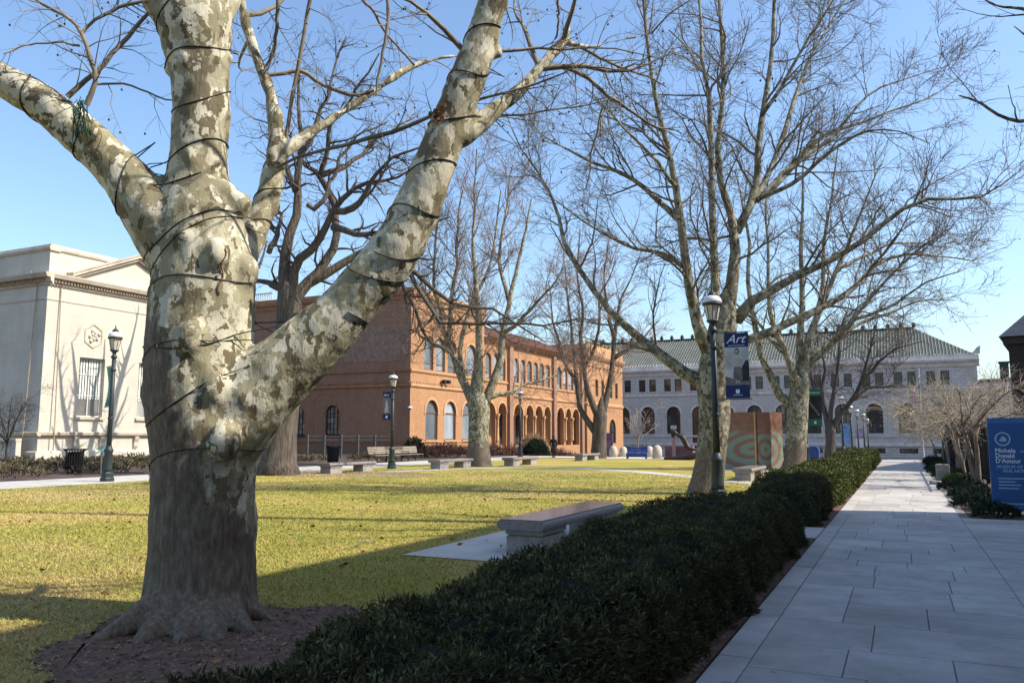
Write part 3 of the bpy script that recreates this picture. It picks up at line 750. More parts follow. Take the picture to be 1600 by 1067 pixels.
fbox(rl, fS, 16.9, 24.1, 16.05, 16.15, -.42, -.32); rl.build('roof_railing', 'frame_pale', bk)
# arcade section
fB = Frame((-40.25, 61.8, 0), (0, 1, 0), (1, 0, 0)); B0, B1 = LA, 44.6
arc = [(14.7, 17.6), (18.2, 20.3), (22.2, 24.8), (25.6, 27.7), (28.3, 30.5), (31.0, 33.1), (35.2, 37.6), (38.3, 40.1), (40.7, 43.2)]
up = []
for a, c, n_ in ((15.0, 20.3, 3), (22.0, 33.2, 6), (35.0, 43.4, 4)):
    wd = (c - a) / n_
    for i in range(n_): up.append((a + wd * i + .22, a + wd * (i + 1) - .22, 7.85, 10.7))
wall('wall', fB, [(B0, -2), (B1, -2), (B1, 12.2), (B0, 12.2)], [arch_loop(a, c, .5, 5.35, 12) for a, c in arc] + [arch_loop(*q, 10) for q in up], 'brick', bk, 0.5)
for a, c in arc:
    arch_trim(fB, (a + c) / 2, (c - a) / 2, 5.35 - (c - a) / 2, .2, 'terracotta', bk, legs=.1)
for q in up: window(fB, *q, bk, 'glass_pale', 'frame_brown', True, 0, (0.25,), .22, .08, .09)
for (a, c), (d, e) in zip(arc[:-1], arc[1:]):
    if d - c < 1.2:
        uc = (c + d) / 2
        mb = MB(); mb.lathe([(.20, 0), (.20, .12), (.14, .2), (.13, 2.5), (.16, 2.58), (.26, 2.9), (.26, 3.0)], fB(uc, 1.1, .12), 12); mb.build('column', 'terracotta', bk, True)
for u in (21.0, 34.0, 44.0):
    fbox(MB(), fB, u - .45, u + .45, -2, 12.2, 0.002, .35).build('pilaster', 'brick_shade_tone', bk)
fL = Frame((-43.8, 61.8, 0), (0, 1, 0), (1, 0, 0))
wall('loggia_wall', fL, [(B0, -2), (B1, -2), (B1, 6.2), (B0, 6.2)], [arch_loop(q - .9, q + .9, .6, 4.4, 10) for q in (19.2, 26.5, 31, 39)], 'brick', bk, .25)
for q in (19.2, 26.5, 31, 39): window(fL, q - .9, q + .9, .6, 4.4, bk, 'glass_dark', 'frame_dark', True, 1, (.6,), .15)
MB().box(-43.8, -40.3, 61.8 + B0, 61.8 + B1, -2, .45).build('loggia_floor', 'concrete', bk)
MB().quad((-43.8, 61.8 + B0, 6.0), (-40.4, 61.8 + B0, 6.0), (-40.4, 61.8 + B1, 6.0), (-43.8, 61.8 + B1, 6.0)).build('loggia_ceiling', 'frame_brown', bk)
course('string_course', fB, B0, B1, [(7.5, .003), (7.5, .10), (7.62, .16), (7.72, .16), (7.72, .003)], 'terracotta', bk)
course('belt_course', fB, B0, B1, [(6.1, .003), (6.1, .08), (6.2, .16), (6.42, .16), (6.42, .003)], 'terracotta', bk)
course('eave', fB, B0, B1, [(11.8, .003), (11.8, .2), (12.1, .6), (12.3, .8), (12.3, -.4), (12.1, -.4)], 'terracotta_dark', bk)
rb = MB().poly([fB(B0, 12.3, .8), fB(B1, 12.3, .8), fB(B1, 15.4, -7), fB(B0, 15.4, -7)]); ro = rb.build('roof', 'roof_tile', bk)
mb = MB()
for i in range(100):
    u = B0 + .15 + i * .30; a, c = fB(u, 12.33, .8), fB(u, 15.43, -7); mb.tube([a, c], .07, 4, False)
tag(mb.build('tile_ribs', 'roof_tile', ro), kind='stuff')
# end tower
fT = Frame((-39.6, 61.8 + B1, 0), (0, 1, 0), (1, 0, 0)); LT = 16.2
th = [(3.0, 6.2, -.8, 3.2), (9.6, 12.6, .6, 4.2)]; tn = [(3.6, 4.8, 7.4, 9.8), (6.2, 7.4, 7.4, 9.8), (10, 11.2, 7.4, 9.8), (12.6, 13.8, 7.4, 9.8)]
wall('wall', fT, [(0, -2), (LT, -2), (LT, 13.2), (0, 13.2)], [arch_loop(*th[0], flat=True), arch_loop(*th[1], 10)] + [arch_loop(*q, flat=True) for q in tn], 'brick', bk, .4)
window(fT, *th[1], bk, 'glass_dark', 'frame_dark', True, 1, (.5,), .25)
for q in tn: window(fT, *q, bk, 'glass_dark', 'frame_brown', False, 0, (.5,), .2)
dr = fbox(MB(), fT, 3.0, 6.2, -.8, 3.2, -.4, -.3).build('door', 'frame_brown', bk)
for a in (3.3, 4.75): fbox(MB(), fT, a, a + 1.1, .2, 2.7, -.299, -.28).build('pane', 'glass_dark', dr)
for fr, L in ((fT, LT), (Frame((-39.6, 61.8 + B1, 0), (-1, 0, 0), (0, -1, 0)), 6)):
    z_ = fr is not fT
    course('belt_course', fr, -.18 if z_ else 0, L, [(6.0, .003), (6.0, .12), (6.3, .18), (6.45, .003)], 'terracotta', bk)
    course('cornice', fr, -.55 if z_ else .3, L, [(12.6, .003), (12.6, .15), (12.9, .4), (13.2, .55), (13.35, .55), (13.35, -.3), (13.2, -.3), (13.2, 0.003)], 'terracotta', bk)
    course('parapet', fr, -.1 if z_ else .4, L, [(13.35, .1), (14.7, .1), (14.7, -.4), (13.35, -.4)], 'terracotta', bk)
    for i in range(int(L / 1.6)):
        fbox(MB(), fr, i * 1.6 + .5, i * 1.6 + .85, 14.703, 15.1, -.35, .05).build('merlon', 'terracotta', bk)
        mb = MB(); mb.lathe([(.22, -.12), (.34, 0), (.22, .12)], fr(i * 1.6 + .9, 11.6, .02), 8); mb.build('roundel', 'terracotta_dark', bk)
MB().quad((-39.6, 61.8 + B1, -2), (-45.6, 61.8 + B1, -2), (-45.6, 61.8 + B1, 13.2), (-39.6, 61.8 + B1, 13.2)).build('wall', 'brick', bk)
MB().quad((-39.6, 61.8 + B1 + LT, -2), (-60, 61.8 + B1 + LT, -2), (-60, 61.8 + B1 + LT, 13.2), (-39.6, 61.8 + B1 + LT, 13.2)).build('wall', 'brick', bk)
MB().quad((-39.6, 61.8 + B1, 13.6), (-60, 61.8 + B1, 13.6), (-60, 61.8 + B1 + LT, 13.6), (-39.6, 61.8 + B1 + LT, 13.6)).build('roof', 'roof_dark', bk)
text('inscription', 'MUSEUM OF ART', .7, fT(7.2, 5.2, .01), (0, 1, 0), (0, 0, 1), 'terracotta_dark', bk)

# ---------------------------------------------------------------- library
lb = empty('library', (0, 0, 0)); tag(lb, 'pale stone library with arched windows and green ribbed roof across the far end', 'building')
YL = 140.0; fl = Frame((-55, YL, 0), (1, 0, 0), (0, -1, 0)); LL = 65.7
cs = [-49.8 + 4.6 * i + 55 for i in range(13)]
aw = []; uw = []
for i, c in enumerate(cs):
    if i == 4: aw.append((c - 1.35, c + 1.35, -.4, 6.85))
    else: aw.append((c - 1.2, c + 1.2, 2.1, 6.85))
    uw += [(c - 1.55, c - .35, 9.5, 11.65), (c + .35, c + 1.55, 9.5, 11.65)]
bw = [(c - 1.3, c + 1.3, -1.0, -.2) for i, c in enumerate(cs) if i != 4]
wall('wall', fl, [(0, -2.2), (LL, -2.2), (LL, 12.4), (0, 12.4)], [arch_loop(*q, 12) for q in aw] + [arch_loop(*q, flat=True) for q in uw + bw], 'library_stone', lb, .45)
for i, q in enumerate(aw):
    if i == 4:
        wo = window(fl, *q, lb, 'glass_dark', 'frame_dark', True, 1, (.62,), .35, .14, .14)
    else:
        window(fl, *q, lb, ('glass_warm', 'glass_dark', 'glass_grey')[(i * 7 + 1) % 3] if i in (3, 2, 11) else ('glass_warm' if i % 2 else 'glass_dark'), 'frame_dark', True, 2, (.34, .66), .3, .13, .16, sill='library_trim')
    arch_trim(fl, (q[0] + q[1]) / 2, (q[1] - q[0]) / 2, q[3] - (q[1] - q[0]) / 2, .35, 'library_trim', lb, proud=.05)
for i, q in enumerate(uw): window(fl, *q, lb, 'glass_warm' if i in (5, 6, 7) else 'glass_dark', 'frame_dark', False, 0, (.5,), .25, .08, .08, sill='library_trim')
for q in bw: window(fl, *q, lb, 'glass_dark', 'frame_dark', False, 2, (), .2, .06, .06)
course('belt_course', fl, 0, LL, [(8.55, .003), (8.55, .12), (8.8, .22), (9.05, .22), (9.12, .003)], 'library_trim', lb)
course('sill_course', fl, 0, LL, [(1.5, .003), (1.5, .15), (1.75, .22), (1.85, .003)], 'library_trim', lb)
course('base_course', fl, 0, LL, [(.1, .003), (.1, .3), (.45, .3), (.55, .003)], 'library_trim', lb)
course('cornice', fl, -.3, LL + .3, [(12.2, .003), (12.2, .15), (12.5, .3), (12.75, .35), (12.95, .8), (13.25, .95), (13.25, -.5), (12.4, -.5), (12.4, .003)], 'library_trim', lb)
course('parapet', fl, -.3, LL + .3, [(13.25, .45), (14.0, .45), (14.0, 0.0), (13.25, 0.0)], 'library_trim', lb)
mb = MB()
for i in range(int(LL / .55)): fbox(mb, fl, i * .55 + .1, i * .55 + .36, 14.003, 14.28, .15, .45)
tag(mb.build('antefixes', 'library_trim', lb), kind='stuff')
xr0, xr1 = 0.0, 57.6                       # ridge ends (u)
ridge = 19.6
rf = MB().poly([fl(-1, 13.9, .2), fl(LL, 13.9, .2), fl(xr1, ridge, -10), fl(-1, ridge, -10)]); rf.poly([fl(LL, 13.9, .2), fl(LL, 13.9, -20), fl(xr1, ridge, -10)]); rf.poly([fl(LL, 13.9, -20), fl(-1, 13.9, -20), fl(-1, ridge, -10), fl(xr1, ridge, -10)])
ro = rf.build('roof', 'copper_roof', lb)
mb = MB()
for i in range(int(LL / .46)):
    u = i * .46 + .2; t = 1.0 if u < xr1 else (LL - u) / (LL - xr1)
    if t > .03: mb.tube([fl(u, 13.92, .2), fl(u, 13.92 + (ridge - 13.88) * t, .2 - 10.2 * t)], .075, 4, False)
tag(mb.build('roof_ribs', 'copper_rib', ro), kind='stuff')
MB().tube([fl(-1, ridge + .1, -10), fl(xr1, ridge + .1, -10)], .22, 6).build('ridge', 'roof_dark', ro)
fin = None
for i in range(30):
    u = .8 + i * 1.96
    if fin is None:
        fin = MB().lathe([(.16, 0), (.30, .25), (.36, .5), (.22, .8), (.05, .95)], (0, 0, 0), 6).build('finial', 'roof_dark', ro); fo = fin
    else:
        fo = fin.copy(); col.objects.link(fo); fo.parent = ro
    fo.location = Vector(fl(u, ridge + .15, -10))
MB().quad(fl(LL, -2.2, 0), fl(LL, 13, 0), fl(LL, 13, -20), fl(LL, -2.2, -20)).build('wall', 'library_stone', lb)
mb = MB(); mb.prism([fl(LL - .6, 14.1, .4), fl(LL + .5, 14.1, .4), fl(LL + .6, 15.3, .4), fl(LL + .1, 15.0, .4)], (0, .5, 0)); mb.build('acroterion', 'library_trim', lb)
for u in (34.5, 46): fbox(MB(), fl, u, u + 1.8, 18.9, 20.9, -10.9, -9.4).build('skylight', 'roof_dark', ro)
# steps and ramp rails at the door
st = MB()
cD = cs[4]
for i in range(7): fbox(st, fl, cD - 2.6, cD + 2.6, -2.2, -.5 - i * .2, i * .4, (i + 1) * .4 - .001)
st.build('steps', 'library_trim', lb)
for u in (cD - 2.7, cD + 2.7):
    MB().tube([fl(u, .5, .2), fl(u, -.7, 3.0)], .05, 6).build('handrail', 'frame_pale', lb)
mb = MB().tube([fl(5, .9, 1.2), fl(cD - 3.2, .9, 1.2)], .04, 6)
for i in range(9): mb.tube([fl(5 + i * 1.5, -.6, 1.2), fl(5 + i * 1.5, .9, 1.2)], .035, 5)
mb.build('railing', 'frame_pale', lb)
fbox(MB(), fl, 4, cD - 3.0, -2.2, -.6, 0.01, 1.5).build('ramp', 'library_trim', lb)
MB().box(-.5, .5, -.3, .05, -.35, .35, Matrix.Translation(Vector(fl(cs[3], 3.2, -.1)))).build('air_conditioner', 'frame_pale', lb)

# ---------------------------------------------------------------- small far building right of the library
fb = empty('far_building', (14, 150, -1.7)); tag(fb, 'small dark flat-roofed building with a chimney right of the library', 'building')
MB().box(-2, 16, 0, 12, 0, 12.0).build('wall', 'library_stone', fb)
MB().box(-2.3, 16.3, -.3, 12.3, 12.003, 12.5).build('cornice', 'roof_dark', fb)
MB().box(1.0, 2.2, 3, 4.2, 12.503, 15.2).box(.85, 2.35, 2.85, 4.35, 15.203, 15.5).build('chimney', 'roof_dark', fb)

# ---------------------------------------------------------------- dark church house on the right
ch = empty('dark_building', (4.7, 44, 0), R(-9)); tag(ch, 'dark brown stone building with slate hip roof at the right edge', 'building')
cx0, cx1, cy0, cy1, ce = 0.0, 13.5, 0.0, 13.5, 6.35
fc = Frame((cx0, cy0, 0), (1, 0, 0), (0, -1, 0)); fcl = Frame((cx0, cy1, 0), (0, -1, 0), (-1, 0, 0))
wq = [(1.6, 2.7, 1.2, 3.6), (4.5, 5.6, 1.2, 3.6)]; wl = [(3, 4.2, 1.2, 3.6), (8, 9.2, 1.2, 3.6)]
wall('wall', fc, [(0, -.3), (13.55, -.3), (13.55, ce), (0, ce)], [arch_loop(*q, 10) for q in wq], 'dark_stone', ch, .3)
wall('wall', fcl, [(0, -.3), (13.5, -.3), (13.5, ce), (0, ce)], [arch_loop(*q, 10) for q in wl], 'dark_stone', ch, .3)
MB().quad((cx1, cy0, -.3), (cx1, cy1, -.3), (cx1, cy1, ce), (cx1, cy0, ce)).quad((cx0, cy1, -.3), (cx1, cy1, -.3), (cx1, cy1, ce), (cx0, cy1, ce)).build('wall', 'dark_stone', ch)
for q in wq: window(fc, *q, ch, 'glass_dark', 'frame_dark', True, 1, (.6,), .2)
for q in wl: window(fcl, *q, ch, 'glass_dark', 'frame_dark', True, 1, (.6,), .2)
e_ = .35; ap = (6.75, 6.75, 13.6)
c4 = [(cx0 - e_, cy0 - e_, ce - .1), (cx1 + e_, cy0 - e_, ce - .1), (cx1 + e_, cy1 + e_, ce - .1), (cx0 - e_, cy1 + e_, ce - .1)]
mb = MB()
for i in range(4): mb.poly([c4[i], c4[(i + 1) % 4], ap])
mb.poly(c4); mb.build('roof', 'slate', ch)
MB().box(cx0 - .2, cx1 + .2, cy0 - .2, cy1 + .2, ce - .45, ce - .12).build('eave', 'frame_dark', ch)

# ---------------------------------------------------------------- tall hall beside the walk, right of the view; it shades the foreground
hl = empty('brick_hall', (0, 0, 0)); tag(hl, 'tall brick hall beside the near walk that shades the foreground', 'building')
hx, hy0, hy1, hz = 6.2, -16.0, 20.9, 12.6
fh = Frame((hx, hy1, 0), (0, -1, 0), (-1, 0, 0)); Lh = hy1 - hy0
hw = [(2 + i * 4.5, 3.6 + i * 4.5, z, z + 2.6) for i in range(8) for z in (1.2, 6.2)]
wall('wall', fh, [(0, -.3), (Lh, -.3), (Lh, hz - .3), (0, hz - .3)], [arch_loop(*q, 10) for q in hw], 'brick_shade_tone', hl, .3)
for q in hw: window(fh, *q, hl, 'glass_dark', 'frame_pale', True, 1, (.5,), .2, sill='cream_trim')
MB().quad((hx, hy1, -.3), (hx + 14, hy1, -.3), (hx + 14, hy1, hz - .3), (hx, hy1, hz - .3)).quad((hx, hy0, -.3), (hx + 14, hy0, -.3), (hx + 14, hy0, hz - .3), (hx, hy0, hz - .3)).quad((hx + 14, hy0, -.3), (hx + 14, hy1, -.3), (hx + 14, hy1, hz - .3), (hx + 14, hy0, hz - .3)).build('wall', 'brick_shade_tone', hl)
MB().box(hx - .3, hx + 14.3, hy0 - .3, hy1 + .3, hz - .297, hz).build('roof', 'roof_dark', hl)

# ================================================================== TREES
def spline(pts, rad, n, jitter=0.0, g=None):
    P = np.array(pts, float); Rr = np.array(rad, float); k = len(P)
    s = np.concatenate([[0], np.cumsum(np.linalg.norm(np.diff(P, axis=0), axis=1))])
    t = np.linspace(0, s[-1], n)
    M_ = np.zeros_like(P)
    for i in range(k):
        a, c = max(0, i - 1), min(k - 1, i + 1); M_[i] = (P[c] - P[a]) / max(1e-6, s[c] - s[a])
    idx = np.clip(np.searchsorted(s, t, side='right') - 1, 0, k - 2)
    h = (s[idx + 1] - s[idx])[:, None]; x = ((t - s[idx]) / (s[idx + 1] - s[idx]))[:, None]
    out = (2 * x**3 - 3 * x**2 + 1) * P[idx] + (x**3 - 2 * x**2 + x) * h * M_[idx] + (-2 * x**3 + 3 * x**2) * P[idx + 1] + (x**3 - x**2) * h * M_[idx + 1]
    r = np.interp(t, s, Rr)
    if jitter and g is not None:
        d = g.normal(0, jitter, (n, 3)); d[0] = 0; d = (d + np.roll(d, 1, 0)) / 2; d[0] = 0; out = out + d
    return out, r
def limb_px(D0, dd, pts, n=14, jitter=0.0, g=None, taper=0.0, rs_=1.0):
    """limb from photograph points (px, py, radius px) at depth D0, drifting dd metres away along its length"""
    L = np.concatenate([[0], np.cumsum([math.hypot(pts[i + 1][0] - pts[i][0], pts[i + 1][1] - pts[i][1]) for i in range(len(pts) - 1)])])
    P, Rr = [], []
    for (x, y, r), l in zip(pts, L):
        p0 = atD(x, y, D0); D = D0 + 0.117 * max(0.0, p0[2]) + dd * l / max(L[-1], 1e-6)
        P.append(atD(x, y, D)); Rr.append(r * D / FPX * (1 - taper * l / max(L[-1], 1e-6)) * rs_)
    return spline(P, Rr, n, jitter, g)
def tree_limbs(D0, trunk, specs, jitter, g, taper, rs_):
    out = [trunk]
    for dd, pts in specs:
        x, y, _ = pts[0]; best = (1e9, D0)
        for P, Rr in out:
            v = P - CAM; dz = v @ FWD; px = 800 + FPX * (v @ RGT) / dz; py = 533.5 - FPX * (v @ UPV) / dz
            e = np.hypot(px - x, py - y); i = int(np.argmin(e))
            if e[i] < best[0]: best = (e[i], dz[i] - .117 * max(0.0, P[i][2]))
        out.append(limb_px(best[1] if best[0] < 40 else D0, dd, pts, 14, jitter, g, taper, rs_))
    return out
def children(P, Rr, g, dens, tmin, lr, ang, up, wander, n, rfac, rcap, rend, fall=0.4, tmax=1.0):
    """side shoots of every branch in (P, Rr)"""
    B, m_, _ = P.shape
    L = np.linalg.norm(np.diff(P, axis=1), axis=2).sum(1)
    cnt = g.poisson(dens * L * (tmax - tmin)); idx = np.repeat(np.arange(B), cnt); C = len(idx)
    if C == 0: return np.zeros((0, n, 3)), np.zeros((0, n))
    t = tmin + (tmax - tmin) * g.random(C); f = t * (m_ - 1); i0 = np.minimum(f.astype(int), m_ - 2); fr = (f - i0)[:, None]
    pos = P[idx, i0] * (1 - fr) + P[idx, i0 + 1] * fr
    tan = P[idx, i0 + 1] - P[idx, i0]; tan /= np.linalg.norm(tan, axis=1, keepdims=True) + 1e-9
    rp = Rr[idx, i0] * (1 - fr[:, 0]) + Rr[idx, i0 + 1] * fr[:, 0]
    v = g.normal(size=(C, 3)); v = np.cross(tan, v); v /= np.linalg.norm(v, axis=1, keepdims=True) + 1e-9
    a = np.radians(g.uniform(ang[0], ang[1], C))[:, None]
    d = np.cos(a) * tan + np.sin(a) * v
    ln = g.uniform(lr[0], lr[1], C) * (1 - fall * t)
    out = np.empty((C, n, 3)); out[:, 0] = pos
    for j in range(1, n):
        d = d + g.normal(0, wander, (C, 3)); d[:, 2] += up / n
        d /= np.linalg.norm(d, axis=1, keepdims=True) + 1e-9
        out[:, j] = out[:, j - 1] + d * (ln / (n - 1))[:, None]
    r0 = np.minimum(rp * rfac, rcap)
    rad = np.maximum(r0[:, None] * np.linspace(1, 0, n)[None] ** 0.8, rend)
    return out, rad
def seeds_mesh(name, pts, r, mat, parent):
    o8 = np.array([(1, 0, 0), (-1, 0, 0), (0, 1, 0), (0, -1, 0), (0, 0, 1), (0, 0, -1)], float)
    f8 = np.array([(0, 2, 4), (2, 1, 4), (1, 3, 4), (3, 0, 4), (2, 0, 5), (1, 2, 5), (3, 1, 5), (0, 3, 5)])
    V = (pts[:, None, :] + o8[None] * r).reshape(-1, 3); F = (f8[None] + (np.arange(len(pts)) * 6)[:, None, None]).reshape(-1, 3)
    return tag(np_mesh(name, V, F, mat, parent, True), kind='stuff')
def crown_levels(limbs, g, spec, ksides=(5, 4, 3, 3)):
    """limbs: list of (P,R) of equal n; spec: list of dicts for children(); returns tube groups"""
    P = np.stack([q[0] for q in limbs]); Rr = np.stack([q[1] for q in limbs])
    groups = []; srcs = [(P, Rr)]
    for lv, s in enumerate(spec):
        cp_, cr_ = children(P, Rr, g, **s)
        groups.append((cp_, cr_, ksides[min(lv, 3)])); P, Rr = cp_, cr_
        if len(P) == 0: break
    return groups
def make_tree(name, label, group, base, limbs, g, spec, bark, twig, ntr=14, ktr=12, seeds=0, cat='tree', sub=None, seed_r=.02, extra=()):
    t = empty(name, (0, 0, 0)); tag(t, label, cat, group)
    def closed(p, r):
        a = p[0] - (p[1] - p[0]) / np.linalg.norm(p[1] - p[0]) * r[0] * .5; b_ = p[-1] + (p[-1] - p[-2]) / np.linalg.norm(p[-1] - p[-2]) * r[-1] * 3
        return np.concatenate([[a], p, [b_]]), np.concatenate([[r[0] * .05], r, [r[-1] * .05]])
    tr = [(q[0][None], q[1][None], ktr) for q in (closed(p, r) for p, r in limbs)]
    tubes_obj('trunk', tr, bark, t)
    src = [q for q in limbs[1:]] if sub is None else sub
    groups = crown_levels(src, g, spec)
    groups += list(extra)
    cr = tubes_obj('crown', [q for q in groups], twig, t)
    if seeds:
        tips = np.concatenate([q[0][:, -1] for q in groups[1:]])
        pick = tips[g.choice(len(tips), min(seeds, len(tips)), replace=False)] + np.array([0, 0, -.03])
        seeds_mesh('seed_balls', pick, seed_r, 'seed', t)
    return t
def trunk_pts(D0, pts, n=14): return limb_px(D0, 0.0, pts, n)
def lv(dens, tmin, lr, ang, up, wander, n, rfac, rcap, rend, fall=.4): return dict(dens=dens, tmin=tmin, lr=lr, ang=ang, up=up, wander=wander, n=n, rfac=rfac, rcap=rcap, rend=rend, fall=fall)

# ---------------------------------------------------------------- the big plane tree in front
g = np.random.default_rng(11)
DT = 7.2
bt = empty('plane_tree', (0, 0, 0)); tag(bt, 'huge foreground plane tree with mottled cream bark and wires wound round it', 'tree', 'bare plane trees on the lawn')
trunk = limb_px(DT, 0, [(312, 985, 100), (312, 955, 96), (314, 900, 88), (316, 840, 84), (318, 770, 83), (322, 700, 86), (318, 640, 90), (312, 580, 88), (314, 520, 86), (318, 460, 84), (318, 400, 78), (312, 340, 70), (310, 290, 55), (312, 230, 48), (315, 160, 47), (312, 100, 50), (306, 50, 60), (302, 0, 62)], 40)
limbL = limb_px(DT, -.5, [(285, 400, 60), (250, 345, 56), (215, 300, 45), (170, 250, 40), (110, 195, 36), (50, 150, 34), (-10, 118, 33), (-90, 75, 30), (-200, 0, 24), (-320, -110, 14)], 24)
limbR = limb_px(DT, -.42, [(345, 690, 70), (390, 625, 72), (440, 580, 62), (500, 525, 52), (560, 460, 47), (615, 395, 45), (655, 320, 42), (684, 245, 38), (708, 180, 35), (735, 110, 31), (760, 40, 29), (780, -40, 28), (800, -200, 24), (830, -400, 16)], 30)
stem3 = limb_px(DT + .25, .8, [(360, 430, 34), (392, 370, 27), (415, 320, 25), (428, 270, 22), (436, 225, 18)], 14)
s3a = limb_px(DT + .5, .8, [(430, 262, 18), (432, 200, 15), (420, 140, 13), (400, 85, 13), (382, 30, 12), (370, -50, 11), (350, -200, 8)], 14)
s3b = limb_px(DT + .5, 1.3, [(440, 240, 15), (475, 215, 12), (530, 178, 10.5), (580, 145, 9.5), (640, 106, 8.5), (690, 90, 7.5), (712, 88, 6)], 14)
topL = limb_px(DT, -.6, [(300, 60, 46), (262, 20, 34), (235, -20, 28), (190, -120, 22), (140, -260, 15)], 14)
topM = limb_px(DT, .5, [(306, 40, 56), (312, -60, 46), (330, -200, 34), (345, -400, 22), (340, -620, 12)], 14)
topR = limb_px(DT, 1.2, [(320, 40, 40), (355, -10, 26), (400, -120, 20), (470, -300, 13)], 14)
rs = limb_px(DT - .17, .6, [(718, 215, 24), (745, 196, 19), (775, 172, 17), (810, 143, 15.5), (845, 105, 14), (872, 75, 13), (884, 60, 10), (888, 35, 7), (895, 14, 5)], 16)
rs2 = limb_px(DT + .28, .6, [(880, 66, 9), (905, 72, 7.5), (930, 73, 7), (955, 66, 6), (985, 60, 4.5), (1030, 50, 3), (1090, 40, 2)], 14)
groups = [(q[0][None], np.maximum(q[1][None] - .022, q[1][None] * .7), 18) for q in (trunk, limbL, limbR, stem3, s3a, s3b, topL, topM, topR, rs, rs2)]
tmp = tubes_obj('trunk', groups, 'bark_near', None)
# roots and burls as extra bodies
ex = MB()
c0 = atD(312, 955, DT)
def root(px, py, r0, r1, zup=.42):
    e = G(px, py); a = np.array([c0[0], c0[1], zup]); d = e - a; h = a + d * .55; h[2] = .12
    q, rr = spline([a, a + d * .3 + np.array([0, 0, -.02]), h, e + np.array([0, 0, .0]), e + (e - a) * .3 * np.array([1, 1, 0]) + np.array([0, 0, -.12])], [.3, r0 * 1.25, r0, r1, r1 * .5], 12); ex.tube(q, rr, 10)
for q in ((155, 1000, .16, .07), (228, 1000, .17, .10), (285, 998, .15, .10), (335, 995, .15, .11), (385, 985, .14, .09), (420, 968, .13, .06), (190, 975, .15, .08)): root(*q)
def burl(px, py, r, dD=0.0, sx=1.0, sz=1.0):
    p = atD(px, py, DT); p = atD(px, py, DT + .117 * p[2] + dD); r *= .92; n_ = len(ex.v); k_ = 12
    ex.lathe([(r * math.sin(math.pi * i / 8) * sx + .002, -r * math.cos(math.pi * i / 8) * sz) for i in range(9)], p, k_)
for q in ((372, 322, .15, -.05, 1, 1.1), (352, 300, .13, -.1), (294, 374, .13, -.36, 1, .8), (384, 425, .14, -.1, 1, 1.4), (338, 398, .11, -.38, 1.1, 1.5), (300, 525, .17, -.42, 1, 1.2), (245, 610, .17, -.1, 1, 1.5), (252, 480, .12, 0, 1, 1.4), (350, 690, .15, -.42, 1, 1.2), (292, 95, .12, -.22, 1, 1.2), (300, 250, .10, -.24, 1, 1.5), (355, 90, .08, 0), (268, 110, .07, -.05),
          (652, 385, .11, -.1), (658, 372, .09, -.1), (776, 82, .07, -.2, 1, 1.1), (700, 175, .10, -.3), (432, 545, .16, .1), (240, 340, .12, 0), (140, 205, .10, -.35), (335, 610, .18, -.35, 1, 1.3)): burl(*q)
bm = bmesh.new(); bm.from_mesh(tmp.data)
em = bpy.data.meshes.new('x'); em.from_pydata(ex.v, [], ex.f); bm.from_mesh(em)
bmesh.ops.holes_fill(bm, edges=[e for e in bm.edges if e.is_boundary], sides=0)
bmesh.ops.recalc_face_normals(bm, faces=bm.faces); bm.to_mesh(tmp.data); bm.free()
rm = tmp.modifiers.new('r', 'REMESH'); rm.mode = 'VOXEL'; rm.voxel_size = 0.026; rm.use_smooth_shade = True
sm = tmp.modifiers.new('s', 'SMOOTH'); sm.factor = .5; sm.iterations = 7
for i_, (sz_, st_) in enumerate(((.55, .06), (.16, .022))):
    tx = bpy.data.textures.new('lump%d' % i_, 'CLOUDS'); tx.noise_scale = sz_; tx.noise_depth = 2
    dm = tmp.modifiers.new('d%d' % i_, 'DISPLACE'); dm.texture = tx; dm.strength = st_; dm.mid_level = .6
dg = bpy.context.evaluated_depsgraph_get()
tme = bpy.data.meshes.new_from_object(tmp.evaluated_get(dg)); bpy.data.objects.remove(tmp)
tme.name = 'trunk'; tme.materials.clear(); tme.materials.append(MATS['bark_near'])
tme.polygons.foreach_set('use_smooth', np.ones(len(tme.polygons), bool))
trunk_o = bpy.data.objects.new('trunk', tme); col.objects.link(trunk_o); trunk_o.parent = bt
TV = np.empty(len(tme.vertices) * 3, np.float32); tme.vertices.foreach_get('co', TV); TV = TV.reshape(-1, 3)
bvh = BVHTree.FromPolygons([tuple(q) for q in TV], [tuple(p.vertices) for p in tme.polygons])
